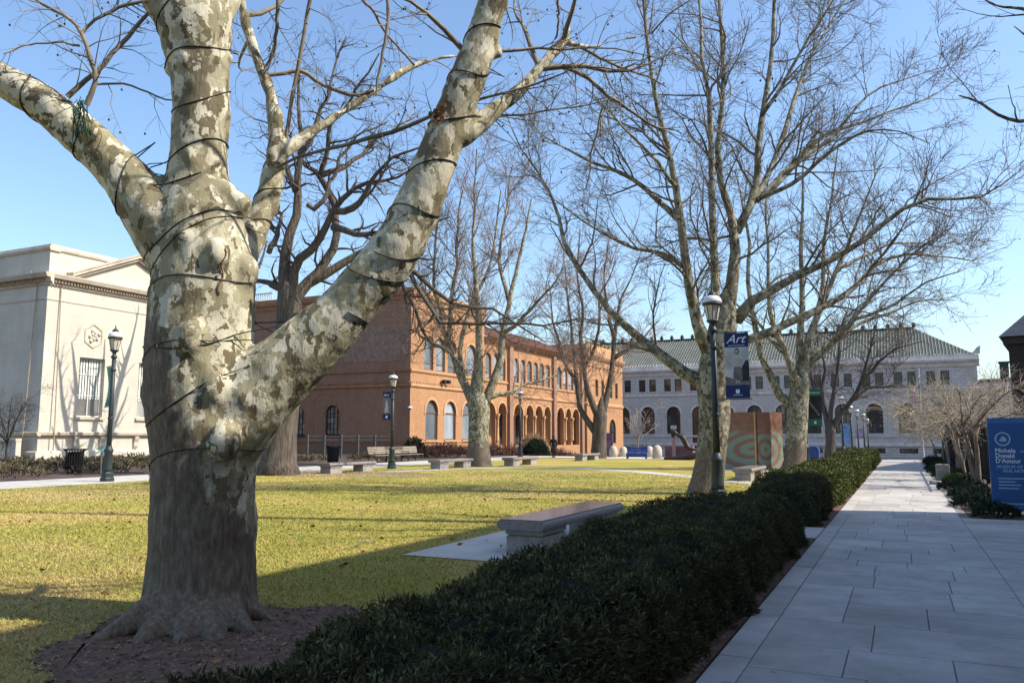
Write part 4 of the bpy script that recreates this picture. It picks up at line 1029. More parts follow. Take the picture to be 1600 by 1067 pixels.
# hand-placed boughs seen against the sky
bough_px = [
    (-.3, -.1, [(135, 165, 6), (150, 125, 5), (140, 90, 5), (128, 55, 4.5), (112, 28, 4), (70, 8, 3.5), (20, -25, 2)]),
    (-.3, .2, [(105, 152, 6), (140, 125, 5), (175, 88, 5), (205, 50, 5), (235, 18, 4), (280, -20, 3)]),
    (-.3, .1, [(128, 52, 3), (160, 25, 3.5), (200, 8, 4), (250, 4, 3.5), (300, 0, 3)]),
    (-.3, -.2, [(125, 72, 2.5), (85, 66, 2.2), (45, 72, 2), (5, 85, 1.4)]),
    (-.2, .3, [(150, 132, 2.5), (200, 132, 2.2), (245, 150, 2), (290, 165, 1.4), (320, 185, .8)]),
    (.2, -.3, [(432, 262, 3), (475, 243, 3), (560, 221, 4.5), (620, 205, 5), (680, 180, 4.5), (740, 160, 3.5), (800, 142, 3), (860, 122, 2.4), (910, 98, 1.4)]),
    (-.2, .6, [(670, 178, 5), (700, 178, 4), (745, 178, 3), (800, 178, 2.6), (850, 174, 2.2), (910, 164, 1.8), (960, 154, 1)]),
    (-.2, .4, [(776, 80, 4), (830, 78, 3), (880, 76, 2.6), (930, 76, 2.2), (985, 80, 1.6), (1040, 96, 1)]),
    (.2, .6, [(850, 102, 5), (885, 106, 4.5), (920, 125, 4.5), (950, 150, 4), (985, 172, 3.5), (1020, 196, 2.8), (1060, 205, 1.6)]),
    (.4, .5, [(905, 72, 3.5), (950, 98, 3.2), (990, 112, 2.6), (1040, 135, 1.6)]),
    (.9, .3, [(600, 30, 2.2), (650, 95, 2.4), (612, 0, 2.2)][:0] or [(560, -10, 3.2), (590, 30, 3), (622, 75, 2.6), (648, 102, 3)]),
    (.6, .2, [(490, -20, 4.5), (478, 40, 4), (466, 110, 4.5), (455, 170, 5), (444, 230, 6), (438, 260, 6)]),
    (.6, .2, [(432, -20, 4), (433, 30, 4), (428, 80, 4.5), (418, 105, 4)]),
    (.8, .3, [(414, 118, 4), (470, 112, 5), (500, 128, 4.5), (530, 142, 5), (555, 150, 4.5), (585, 140, 4)]),
    (.8, .1, [(608, -20, 3.6), (604, 50, 3.6), (592, 110, 3.2), (588, 150, 2)]),
    (.2, .2, [(870, -10, 3), (872, 30, 2.6), (868, 62, 2.4)]),
    (.5, .1, [(943, 165, 2.6), (935, 200, 2.4), (922, 240, 2.2), (916, 296, 1.4)]),
]
boughs = [limb_px(DT + a, d, pts, 14, .012, g, .2, .78) for a, d, pts in bough_px]
big = [limbL, limbR, topL, topM, topR, s3a, rs, rs2]
big14 = [spline(p, r, 14) for p, r in big]
tw = []
P1, R1 = children(np.stack([q[0] for q in big14]), np.stack([q[1] for q in big14]), g, 3.0, .45, (1.0, 2.6), (35, 75), .35, .16, 8, .4, .03, .004)
hp = np.stack([q[0] for q in boughs]); hr = np.stack([q[1] for q in boughs])
P2a, R2a = children(P1, R1, g, 4.5, .15, (.4, 1.1), (30, 65), .05, .18, 6, .55, .010, .0022)
P2b, R2b = children(hp, hr, g, 11.0, .06, (.25, .9), (35, 70), .1, .2, 6, .55, .007, .0022)
s3n = [spline(*s3b, 14), spline(*s3a, 14), spline(*rs, 14)]
P2c, R2c = children(np.stack([q[0] for q in s3n]), np.stack([q[1] for q in s3n]), g, 3.0, .1, (.3, 1.0), (40, 75), .2, .2, 6, .3, .008, .0022)
P3, R3 = children(np.concatenate([P2a, P2b, P2c]), np.concatenate([R2a, R2b, R2c]), g, 10.0, .2, (.10, .35), (30, 65), .0, .22, 4, .6, .004, .0017)
tubes_obj('crown', [(hp, hr, 7), (P1, R1, 6), (P2a, R2a, 4), (P2b, R2b, 4), (P2c, R2c, 4), (P3, R3, 3)], 'twig_near', bt)
tips = np.concatenate([P2a[:, -1], P3[::3, -1]])
seeds_mesh('seed_balls', tips[g.choice(len(tips), 330, replace=False)] + np.array([0, 0, -.03]), .014, 'seed', bt)
# withered leaf cluster on the right limb
mb = MB(); p = Vector(atD(688, 168, DT + .12))
for i in range(16):
    q = p + Vector((random.gauss(0, .02), random.gauss(0, .02), random.gauss(-.01, .05))); a = Vector((random.gauss(0, 1), random.gauss(0, 1), random.gauss(-1, .6))).normalized() * .07; c = a.cross(Vector((random.random(), 1, random.random()))).normalized() * .03
    mb.quad(q, q + a * .5 + c, q + a, q + a * .5 - c)
tag(mb.build('withered_leaves', 'dead_leaf', bt), kind='stuff')

# the wires of the fairy lights wound round trunk and limbs
ws = empty('light_string', (0, 0, 0)); tag(ws, 'dark fairy-light wires wound round the huge foreground plane tree', 'string lights')
def wind(axis, rad, t0, t1, turns, ph, name='wire', r=.006, slack=.0, mat='wire', nper=44):
    A, rr = spline(axis, rad, 80); n = int(turns * nper); pts = []
    for i in range(n):
        t = t0 + (t1 - t0) * i / (n - 1); f = t * 79; j = min(78, int(f)); x = f - j
        c = A[j] * (1 - x) + A[j + 1] * x; rad_ = rr[j] * (1 - x) + rr[j + 1] * x; tn = A[j + 1] - A[j]; tn = tn / np.linalg.norm(tn)
        u = np.cross(tn, (0.2, .1, 1.0) if abs(tn[2]) < .8 else (1, .1, 0)); u /= np.linalg.norm(u); v_ = np.cross(tn, u)
        an = ph + 2 * math.pi * turns * i / n
        d = math.cos(an) * u + math.sin(an) * v_ + tn * .18 * math.sin(an * 1.7 + ph)
        far = c + d * (rad_ * 1.6 + .25)
        hit, nr, _, dist = bvh.ray_cast(Vector(far), Vector(c - far).normalized(), rad_ * 2.6 + .3)
        q = np.array(hit) + d * .008 if hit is not None else c + d * (rad_ + .01)
        pts.append(q)
    q = np.array(pts)
    q[1:-1] = (q[:-2] + q[1:-1] * 2 + q[2:]) / 4 * 1.0
    MB().tube(q, r, 5).build(name, mat, ws, True)
    return q
wa = wind(*trunk, .24, .70, 5.3, 2.2); wind(*trunk, .70, .98, 3.6, .6)
wb = wind(*limbR, .22, .80, 9.5, .5); wind(*limbL, .14, .72, 4.5, 1.2); wind(*stem3, .2, .95, 3.0, 0)
wind(*trunk, .30, .72, 2.6, 5.0, r=.005)
k_ = 0
for q in (wa, wb):
    for i in range(9, len(q), 17):
        d = np.array([0, 0, .03]); b_ = MB().tube([q[i], q[i] + d * .5, q[i] + d * 1.2], [.006, .008, .002], 6); b_.build('bulb', 'lamp_glass' if k_ % 2 else 'wire', ws); k_ += 1
rp = []
for i in range(14):
    t = i / 13; p = np.array(atD(352 - 10 * t + 3 * math.sin(i), 388 + 72 * t, DT - .95)); d = Vector(p - CAM).normalized()
    hit = bvh.ray_cast(Vector(CAM), d, 12)[0]; rp.append(np.array(hit) - np.array(d) * .01 if hit is not None else p)
M('red_wire', (0.20, 0.085, 0.06), .6, .3, 20)
MB().tube(rp, .006, 5).build('red_cord', 'red_wire', ws, True)
# green twine bundle on the left limb
gt = empty('twine_bundle', tuple(atD(128, 190, DT + .02))); tag(gt, 'tangled bundle of green twine hanging on the left limb of the big tree', 'twine')
mb = MB(); g3 = random.Random(3); cc = np.array(atD(128, 190, DT + .02))
for i in range(22):
    a = np.array(atD(128 + g3.gauss(0, 4), 160 + g3.gauss(0, 4), DT - .02)) - cc; c = np.array(atD(126 + g3.gauss(0, 9), 212 + g3.gauss(0, 10), DT - .04)) - cc
    md_ = (a + c) / 2 + np.array([g3.gauss(0, .03), g3.gauss(0, .03), 0]); q, rr = spline([a, md_, c], [.004, .004, .004], 7); mb.tube(q, .004, 4)
mb.build('strands', 'twine', gt)

PL = [lv(2.2, .12, (1.2, 4.2), (25, 60), .4, .19, 10, .5, .04, .008), lv(4.6, .10, (.5, 1.7), (26, 58), .12, .16, 6, .5, .014, .0055), lv(7.5, .12, (.2, .7), (26, 60), .05, .18, 4, .6, .007, .0042)]
# ---------------------------------------------------------------- second plane tree by the lamp
g = np.random.default_rng(21); D2 = 22.5
tr = trunk_pts(D2, [(1098, 800, 38), (1103, 768, 28), (1108, 735, 24), (1113, 690, 23), (1117, 640, 25), (1114, 600, 26), (1120, 560, 25), (1128, 520, 23), (1132, 490, 19)])
L2 = [
    (2.5, [(1112, 605, 18), (1082, 592, 15), (1040, 560, 12.5), (1005, 532, 11), (970, 505, 10), (930, 458, 8.5), (900, 415, 7.5), (882, 380, 7), (872, 335, 6), (860, 305, 5), (835, 262, 4), (818, 240, 3.5), (800, 205, 2.5), (785, 160, 1.5)]),
    (-1.5, [(1112, 560, 18), (1096, 525, 15), (1082, 470, 12), (1070, 405, 11), (1062, 350, 10), (1056, 300, 9.5), (1050, 255, 9), (1038, 205, 8), (1024, 150, 7), (1015, 90, 6.5), (1008, 30, 6), (1000, -60, 5), (985, -170, 3)]),
    (2.0, [(1060, 342, 8), (1035, 320, 6.5), (1005, 290, 6), (975, 272, 5.5), (920, 250, 5), (880, 230, 3.5), (848, 212, 3), (825, 180, 2)]),
    (1.0, [(1104, 545, 12), (1088, 510, 9), (1079, 470, 8), (1078, 440, 7)]),
    (-.8, [(1120, 540, 14), (1118, 470, 10.5), (1116, 400, 9.5), (1114, 330, 9), (1112, 270, 8.5), (1110, 210, 8), (1108, 150, 7), (1098, 110, 6), (1095, 40, 5), (1088, -60, 4), (1080, -180, 2.5)]),
    (.8, [(1132, 505, 20), (1143, 455, 15), (1150, 400, 13), (1151, 360, 12), (1140, 325, 9.5), (1126, 280, 8.5), (1122, 240, 8), (1130, 180, 7.5), (1132, 110, 7), (1126, 40, 6), (1124, -40, 5), (1115, -180, 3)]),
    (1.8, [(1151, 362, 10.5), (1168, 330, 9.5), (1182, 285, 9), (1186, 230, 8.5), (1192, 170, 8), (1203, 110, 7), (1208, 40, 6), (1212, -50, 5), (1225, -180, 3)]),
    (3.0, [(1158, 345, 8), (1185, 300, 7), (1205, 260, 7), (1222, 215, 7), (1242, 150, 6), (1262, 100, 5), (1290, 50, 4), (1320, 0, 3)]),
    (-1.5, [(1150, 500, 15), (1172, 472, 12), (1205, 455, 10.5), (1255, 425, 9.5), (1300, 405, 9), (1345, 380, 8), (1385, 345, 7.5), (1425, 318, 6.5), (1470, 312, 5.5), (1515, 314, 5), (1550, 300, 4), (1578, 278, 3), (1600, 262, 2)]),
    (1.6, [(1136, 532, 12), (1165, 530, 10), (1185, 525, 9.5), (1230, 505, 9.5), (1290, 478, 9), (1335, 450, 8.5), (1365, 415, 7), (1420, 398, 5), (1470, 402, 4), (1520, 410, 2.5)]),
    (2.5, [(1183, 315, 5.5), (1215, 280, 5), (1260, 235, 4.8), (1300, 205, 4.4), (1350, 190, 4), (1400, 170, 3.2), (1460, 150, 2.4), (1515, 108, 1.6)]),
    (1.0, [(1198, 305, 6), (1240, 260, 5.5), (1290, 225, 5), (1330, 178, 4.2), (1370, 140, 3.4), (1420, 120, 2.4), (1480, 105, 1.6)]),
    (-2.0, [(1150, 300, 5), (1210, 270, 5), (1290, 235, 5), (1360, 190, 4), (1420, 140, 3)][:0] or [(1175, 315, 6), (1230, 290, 5.5), (1290, 245, 5), (1340, 210, 4), (1400, 205, 3), (1450, 222, 2)]),
    (-1.0, [(1190, 180, 5), (1225, 130, 4.5), (1255, 75, 4), (1290, 20, 3.5), (1330, -50, 2)]),
    (1.0, [(1072, 420, 6), (1030, 395, 5), (985, 385, 4), (940, 365, 3.5), (890, 330, 3), (850, 300, 2)]),
    (-1.0, [(1055, 290, 5), (1015, 240, 4.5), (990, 215, 4), (945, 165, 3.5), (915, 140, 3)]),
]
limbs = tree_limbs(D2, tr, L2, .03, g, .55, .72)
make_tree('plane_tree', 'tall bare plane tree right behind the bannered lamp post by the hedge', 'bare plane trees on the lawn', None, limbs, g, PL, 'bark_far', 'twig_plane', seeds=420, seed_r=.024)
bx = tubes_obj
# ---------------------------------------------------------------- third plane tree further along the hedge
g = np.random.default_rng(31); D3 = 38.5
tr = trunk_pts(D3, [(1240, 745, 23), (1242, 725, 17.5), (1244, 690, 16), (1246, 650, 16), (1248, 620, 15.5), (1252, 590, 12)])
L3 = [
    (2, [(1244, 640, 12), (1222, 622, 10), (1205, 590, 9), (1190, 560, 8.5), (1183, 520, 8), (1176, 480, 7), (1168, 430, 6.5), (1172, 380, 6), (1160, 320, 4), (1150, 270, 3)]),
    (-2, [(1248, 620, 12), (1240, 580, 9), (1225, 545, 8), (1210, 510, 7), (1202, 470, 6), (1200, 410, 5), (1196, 340, 4), (1200, 260, 3)]),
    (1, [(1250, 600, 13), (1250, 550, 9), (1252, 500, 8), (1254, 440, 7), (1252, 370, 6), (1256, 300, 5), (1258, 230, 3.5)]),
    (-1, [(1256, 590, 11), (1262, 540, 9), (1275, 500, 8), (1292, 455, 7), (1310, 410, 6.5), (1330, 370, 5.5), (1350, 320, 4), (1372, 260, 3)]),
    (1.5, [(1252, 570, 8), (1270, 520, 7), (1285, 450, 6), (1290, 380, 5), (1300, 300, 4), (1310, 230, 3)]),
    (3, [(1262, 560, 7), (1300, 530, 6), (1345, 505, 5), (1390, 490, 4), (1440, 470, 3), (1490, 470, 2)]),
    (-2.5, [(1258, 575, 7), (1290, 545, 6), (1330, 500, 5), (1380, 440, 4.5), (1430, 395, 3.5), (1480, 360, 2.5)]),
    (1, [(1222, 550, 5), (1180, 500, 4), (1140, 470, 3.5), (1100, 450, 2.5)]),
    (2, [(1310, 420, 4), (1370, 390, 3.5), (1430, 380, 3), (1480, 390, 2)]),
    (-2, [(1330, 500, 4), (1390, 480, 3.5), (1450, 440, 3), (1510, 420, 2)]),
]
limbs = tree_limbs(D3, tr, L3, .05, g, .55, .72)
PL3 = [lv(1.8, .15, (1.4, 4.6), (26, 60), .4, .18, 9, .5, .04, .010), lv(3.4, .10, (.6, 2.0), (26, 58), .1, .16, 5, .5, .016, .0075), lv(5.0, .12, (.3, .9), (26, 60), .05, .18, 4, .6, .009, .006)]
make_tree('plane_tree', 'bare plane tree standing beside the swirl-painted panel further along the hedge', 'bare plane trees on the lawn', None, limbs, g, PL3, 'bark_far', 'twig_plane', seeds=200, seed_r=.035)

# ---------------------------------------------------------------- rough-barked oak behind the big tree
g = np.random.default_rng(41); DO = 34.0
tr = trunk_pts(DO, [(433, 745, 40), (434, 735, 32), (436, 715, 27), (440, 670, 24), (446, 620, 23), (450, 560, 22), (452, 510, 21), (452, 480, 20), (450, 455, 16)])
LO = [
    (1, [(452, 490, 17), (446, 450, 15), (448, 410, 13), (456, 360, 12), (462, 310, 11), (465, 270, 10), (468, 220, 8), (464, 160, 6), (470, 100, 4)]),
    (2, [(455, 480, 16), (475, 445, 13), (505, 418, 12), (522, 385, 11), (522, 345, 11), (515, 305, 11), (500, 278, 10), (480, 262, 8), (470, 240, 6)]),
    (-1, [(452, 470, 12), (462, 420, 11), (488, 385, 10.5), (510, 362, 10), (520, 330, 9), (545, 300, 8), (570, 290, 7), (600, 280, 6), (640, 265, 4)]),
    (3, [(478, 445, 11), (515, 425, 10), (550, 405, 9), (585, 390, 7), (640, 420, 7), (680, 455, 6.5), (720, 478, 6), (760, 478, 5.5), (800, 505, 4), (850, 530, 3)]),
    (-2, [(525, 330, 8), (555, 325, 8), (580, 290, 6), (600, 260, 5), (640, 235, 4), (680, 220, 3)]),
    (1, [(450, 460, 9), (430, 445, 8), (412, 440, 7), (395, 445, 5), (370, 430, 4)]),
    (2, [(420, 395, 6), (428, 370, 6.5), (436, 340, 5), (430, 310, 4), (420, 270, 3)]),
    (-3, [(520, 355, 8), (555, 362, 7), (600, 365, 6), (650, 352, 5), (700, 345, 3)]),
    (1, [(480, 320, 5), (490, 330, 6), (510, 300, 5), (530, 250, 5), (560, 215, 4), (600, 190, 3)]),
    (3, [(500, 275, 7), (540, 262, 6), (570, 235, 5), (610, 205, 4), (650, 180, 3)]),
    (-2, [(640, 425, 5), (690, 505, 4.5), (720, 508, 4), (790, 510, 4), (860, 508, 3.4), (930, 500, 2.6)]),
    (0, [(462, 300, 6), (440, 240, 5), (430, 180, 4), (420, 120, 3)]),
    (2, [(470, 240, 6), (500, 180, 5), (520, 120, 4), (540, 60, 3)]),
    (-2, [(500, 280, 6), (520, 200, 5), (560, 140, 4), (590, 80, 3)]),
    (3, [(620, 405, 5), (640, 470, 5), (672, 530, 4.5), (705, 550, 3.5), (730, 590, 2)]),
]
limbs = tree_limbs(DO, tr, LO, .10, g, .5, .74)
OK_ = [lv(2.2, .15, (.8, 3.2), (30, 75), .25, .26, 9, .6, .07, .010), lv(3.4, .1, (.5, 1.7), (30, 70), .05, .24, 6, .6, .016, .0065), lv(4.6, .15, (.25, .8), (28, 65), .0, .22, 4, .6, .010, .005)]
make_tree('oak_tree', 'gnarled dark oak with rough bark behind the big plane tree', None, None, limbs, g, OK_, 'bark_rough', 'twig_dark')

# ---------------------------------------------------------------- two trees before the brick museum
g = np.random.default_rng(51); D4 = 44.0
tr = trunk_pts(D4, [(748, 732, 25), (748, 724, 20), (748, 700, 17), (748, 670, 16), (749, 645, 17), (747, 630, 17)])
L4 = [
    (2, [(744, 640, 12), (728, 605, 11), (712, 565, 9), (700, 535, 8), (688, 500, 6), (668, 460, 4.5), (652, 425, 3)]),
    (-1, [(748, 640, 12), (748, 590, 9), (748, 540, 8.5), (746, 480, 8), (744, 420, 6.5), (738, 360, 5), (742, 290, 4), (745, 235, 2.5)]),
    (1, [(756, 632, 12), (770, 600, 10), (782, 565, 9), (786, 520, 8), (795, 470, 7), (808, 420, 6), (820, 370, 5), (830, 310, 3)]),
    (-2, [(700, 540, 6), (705, 490, 6), (712, 430, 5), (715, 370, 4), (720, 300, 3)]),
    (2, [(762, 622, 6), (800, 610, 5), (840, 595, 4), (880, 585, 3)]),
    (1, [(726, 600, 6), (718, 540, 5.5), (735, 480, 5), (760, 430, 4.5), (775, 370, 4), (780, 300, 3)]),
    (-2, [(786, 520, 5), (820, 490, 4.5), (850, 460, 4), (880, 420, 3)]),
    (2, [(705, 545, 5), (680, 540, 4.5), (655, 520, 4), (630, 510, 2.5)]),
    (-2, [(690, 500, 4), (680, 440, 4), (680, 380, 3.5), (690, 310, 2.5)]),
    (2, [(795, 470, 5), (780, 400, 4.5), (790, 330, 3.5), (800, 260, 2.5)]),
]
limbs = tree_limbs(D4, tr, L4, .06, g, .55, .72)
PF = [lv(2.2, .12, (1.2, 4.2), (25, 58), .5, .14, 8, .5, .04, .011), lv(3.6, .10, (.6, 2.0), (26, 58), .1, .16, 5, .5, .018, .0085), lv(5.0, .12, (.3, 1.0), (28, 62), .05, .18, 4, .6, .010, .007)]
make_tree('lawn_tree', 'bare grey tree with forked trunk before the brick museum arched windows', 'bare trees before the brick museum', None, limbs, g, PF, 'bark_far', 'twig_red', seeds=140, seed_r=.035)
g = np.random.default_rng(61); D5 = 60.0
tr = trunk_pts(D5, [(934, 722, 16), (935, 714, 13), (936, 690, 11.5), (937, 665, 11), (938, 650, 11)])
L5 = [
    (2, [(934, 680, 9), (922, 662, 7.5), (908, 640, 6.5), (899, 605, 6), (896, 560, 5), (893, 500, 4), (885, 440, 3), (880, 390, 2)]),
    (-2, [(937, 655, 9), (925, 625, 7), (913, 585, 6), (907, 540, 5), (908, 480, 4.5), (902, 420, 3.5), (905, 360, 2.5)]),
    (1, [(940, 650, 9), (950, 610, 7), (958, 565, 6.5), (962, 520, 6), (968, 480, 4.5), (985, 440, 3), (1000, 400, 2)]),
    (2, [(960, 560, 5), (985, 545, 4), (1010, 525, 3), (1030, 500, 2)]),
    (-1, [(960, 530, 5), (950, 480, 4), (945, 430, 3), (950, 380, 2)]),
    (2, [(900, 600, 4), (880, 560, 4), (865, 500, 3), (855, 440, 2)]),
    (-2, [(912, 580, 4), (935, 520, 4), (940, 460, 3), (960, 410, 2)]),
]
limbs = tree_limbs(D5, tr, L5, .08, g, .55, .72)
PG = [lv(2.0, .12, (1.4, 4.6), (25, 58), .5, .14, 8, .5, .04, .013), lv(3.0, .10, (.7, 2.2), (26, 58), .1, .16, 5, .5, .020, .0105), lv(4.0, .15, (.4, 1.0), (28, 62), .05, .18, 4, .6, .012, .009)]
make_tree('lawn_tree', 'bare dark-trunked tree before the far end of the brick museum arcade', 'bare trees before the brick museum', None, limbs, g, PG, 'bark_rough', 'twig_red')

# ---------------------------------------------------------------- dark tree by the far lamps
g = np.random.default_rng(71); D6 = 66.0
tr = trunk_pts(D6, [(1297, 722, 10), (1297, 712, 8.5), (1298, 690, 7.5), (1297, 672, 8)])
L6 = [
    (2, [(1296, 675, 7), (1290, 650, 6), (1285, 615, 5), (1288, 580, 4), (1280, 540, 3), (1270, 500, 2)]),
    (-2, [(1298, 672, 7), (1310, 650, 6.5), (1325, 635, 6), (1340, 610, 5), (1352, 575, 4.5), (1362, 540, 3.5), (1370, 500, 2)]),
    (1, [(1330, 625, 5), (1355, 608, 4), (1390, 602, 3.4), (1430, 606, 2.5), (1470, 610, 1.5)]),
    (2, [(1290, 650, 5), (1275, 610, 4), (1262, 570, 3), (1250, 530, 2)]),
    (-1, [(1345, 600, 4), (1370, 570, 3.5), (1400, 545, 3), (1440, 535, 2)]),
    (0, [(1297, 668, 6), (1300, 620, 5), (1310, 570, 4), (1315, 520, 3), (1325, 470, 2)]),
]
limbs = tree_limbs(D6, tr, L6, .08, g, .55, .72)
make_tree('dark_tree', 'low dark-barked spreading tree beside the far row of bannered lamps', None, None, limbs, g, PG, 'bark_dark', 'twig_dark')

# ---------------------------------------------------------------- crab apples along the railings on the right
CR = [lv(3.6, .15, (.5, 1.7), (30, 75), .1, .2, 8, .55, .018, .006), lv(5.5, .1, (.3, 1.0), (30, 70), -.05, .2, 5, .55, .009, .0045), lv(6.0, .15, (.15, .45), (30, 65), -.05, .2, 4, .6, .006, .004)]
crab_lab = ['nearest crab apple by the blue sign, twisted pale trunk against the railings', 'second crab apple from the blue sign, leaning by the iron railings', 'third crab apple from the blue sign, behind the small stone block',
            'fourth crab apple from the blue sign along the railings', 'fifth crab apple from the blue sign along the railings', 'farthest crab apple of the row along the right side of the walk']
for i, (x, y_) in enumerate(((2.1, 29.5), (2.05, 33.5), (2.0, 38.5), (2.0, 44.0), (2.0, 50.0), (2.0, 57.0))):
    g = np.random.default_rng(80 + i)
    b0_ = np.array([x, y_, -.05])
    st_ = []
    for s in range(3 if i < 3 else 2):
        a = g.uniform(0, 6.28); o_ = np.array([math.cos(a), math.sin(a), 0])
        st_.append(spline([b0_ + o_ * .12, b0_ + o_ * .2 + [0, 0, .6], b0_ + o_ * .35 + [0, 0, 1.3], b0_ + o_ * .55 + [g.normal(0, .1), g.normal(0, .1), 1.9]], [.10, .075, .065, .055], 12))
    lm = []
    for s in range(11):
        a = s * 2.4 + g.uniform(-.3, .3); src = st_[s % len(st_)][0][-1 - int(g.integers(0, 3))]
        L = g.uniform(1.5, 2.6); o_ = np.array([math.cos(a), math.sin(a), 0]); hgt = g.uniform(.4, 1.7)
        lm.append(spline([src, src + o_ * L * .3 + [0, 0, hgt * .6], src + o_ * L * .65 + [0, 0, hgt], src + o_ * L + [0, 0, hgt * .9]], [.038, .026, .016, .007], 12, .03, g))
    make_tree('crab_apple_tree', crab_lab[i], 'crab apples along the railings', None, st_ + lm, g, CR, 'bark_crab', 'twig_crab', ktr=8, sub=lm)

# ---------------------------------------------------------------- small shrubs-trees at left edge, in front of the library
def small_tree(name, label, base, H, spread, seed, bark, twig, nl=8, thick=.05, spec=None, cat='tree', lean=(0, 0)):
    g = np.random.default_rng(seed); b0_ = np.array(base, float)
    top = b0_ + np.array([lean[0], lean[1], H * .38]); tr = spline([b0_ - [0, 0, .1], (b0_ + top) / 2, top], [thick * 1.4, thick, thick * .8], 12)
    lm = []
    for s in range(nl):
        a = s * 2.4 + g.uniform(-.4, .4); o_ = np.array([math.cos(a), math.sin(a), 0]) * spread * g.uniform(.5, 1); h_ = H * g.uniform(.3, .62)
        src = tr[0][-1 - int(g.integers(0, 4))]
        lm.append(spline([src, src + o_ * .3 + [0, 0, h_ * .45], src + o_ * .65 + [0, 0, h_ * .8], src + o_ + [0, 0, h_]], [thick * .6, thick * .4, thick * .25, .006], 12, .03, g))
    return make_tree(name, label, None, None, [tr] + lm, g, spec or CR, bark, twig, ktr=8, sub=lm, cat=cat)
small_tree('small_tree', 'small bare tree with a leaning trunk at the left edge of the picture', (*G(8, 735)[:2], 0), 4.2, 2.2, 91, 'bark_dark', 'twig_dark', lean=(-.5, .3))
SP = [lv(1.2, .15, (.8, 2.2), (25, 60), .3, .16, 7, .6, .03, .012), lv(1.8, .1, (.4, 1.2), (28, 60), .1, .18, 5, .6, .016, .010)]
small_tree('small_tree', 'small bare tree before the pale library left of the blue bench', (-25.5, 84, tz(84)), 6.5, 3.0, 92, 'bark_crab', 'twig_crab', 9, .09, SP)
for i, (x, y_, h_) in enumerate(((12.5, 70, 9), (9.0, 84, 8))):
    small_tree('small_tree', ['bare tree behind the crab apples near the dark building', 'bare tree far right in front of the library end'][i], (x, y_, tz(y_)), h_, 4.2, 95 + i, 'bark_crab', 'twig_crab', 12, .12, SP)

# ---------------------------------------------------------------- tree beyond the right edge, its outer twigs reach into the top right corner
g = np.random.default_rng(101); D8 = 17.0
bx_, by_ = 4.3, 16.3
tr = spline([(bx_, by_, -.2), (bx_, by_, 2.5), (bx_ + .1, by_, 5.5)], [.42, .33, .30], 14)
lm = []
top = np.array([bx_ + .1, by_, 5.2])
for i in range(11):
    a = i * 2.4; L = g.uniform(3.2, 5.0); o_ = np.array([math.cos(a), math.sin(a), 0]) * L * .75; h_ = g.uniform(4, 9)
    if o_[0] < -2.2: o_[0] = -2.2
    lm.append(spline([top, top + o_ * .35 + [0, 0, h_ * .4], top + o_ * .7 + [0, 0, h_ * .75], top + o_ + [0, 0, h_]], [.17, .13, .07, .008], 14, .08, g))
lm.append(spline([top - np.array([0, 0, .3]), top + [-.1, .1, 5], top + [.1, -.1, 11], top + [0, 0, 19]], [.29, .24, .17, .05], 14, .06, g))
for pts, D in (([(1700, 60, 6), (1650, 40, 4), (1600, 15, 2.5), (1560, 10, 1.6), (1530, -5, 1)], 14), ([(1700, 160, 6), (1640, 172, 4), (1600, 190, 3), (1560, 180, 2.4), (1530, 160, 2), (1500, 150, 1.2)], 14)):
    q = limb_px(D, 0, pts, 14); src = top + np.array([0, 0, 1.0]); lm.append(spline([src, (src + q[0][0]) / 2 + [0, 0, .6], q[0][0]], [.09, .06, q[1][0]], 14)); lm.append(q)
make_tree('plane_tree', 'bare plane tree whose twig tips hang into the top right corner', 'bare plane trees on the lawn', None, [tr] + lm, g, [lv(1.3, .2, (1., 2.4), (28, 62), .3, .14, 8, .55, .04, .007), lv(2.6, .12, (.4, 1.2), (28, 60), .1, .16, 5, .55, .014, .005), lv(3.0, .15, (.2, .6), (28, 62), .05, .18, 4, .6, .008, .004)], 'bark_far', 'twig_plane', seeds=150)

# ---------------------------------------------------------------- tree close to the cream museum, its trunk hidden by the big plane tree
g = np.random.default_rng(111); mx, my = -40.6, 38.4
tr = spline([(mx, my, -.2), (mx, my, 2.0), (mx, my + .1, 4.2)], [.5, .36, .34], 14)
lm = []; top = np.array([mx, my, 4.0])
for i in range(9):
    a = i * 2.4 + .6; L = g.uniform(2.6, 4.6); o_ = np.array([math.cos(a) * .75, math.sin(a), 0]) * L; h_ = g.uniform(7.0, 13.0)
    lm.append(spline([top, top + o_ * .35 + [0, 0, h_ * .35], top + o_ * .7 + [0, 0, h_ * .7], top + o_ + [0, 0, h_]], [.30, .23, .15, .04], 14, .12, g))
make_tree('museum_tree', 'bare tree close to the cream museum, mostly hidden behind the big plane trunk', None, None, [tr] + lm, g, [lv(1.2, .2, (1., 2.6), (28, 62), .3, .14, 8, .55, .06, .012), lv(2.0, .12, (.5, 1.5), (28, 60), .1, .16, 5, .55, .018, .009)], 'bark_rough', 'twig_dark')

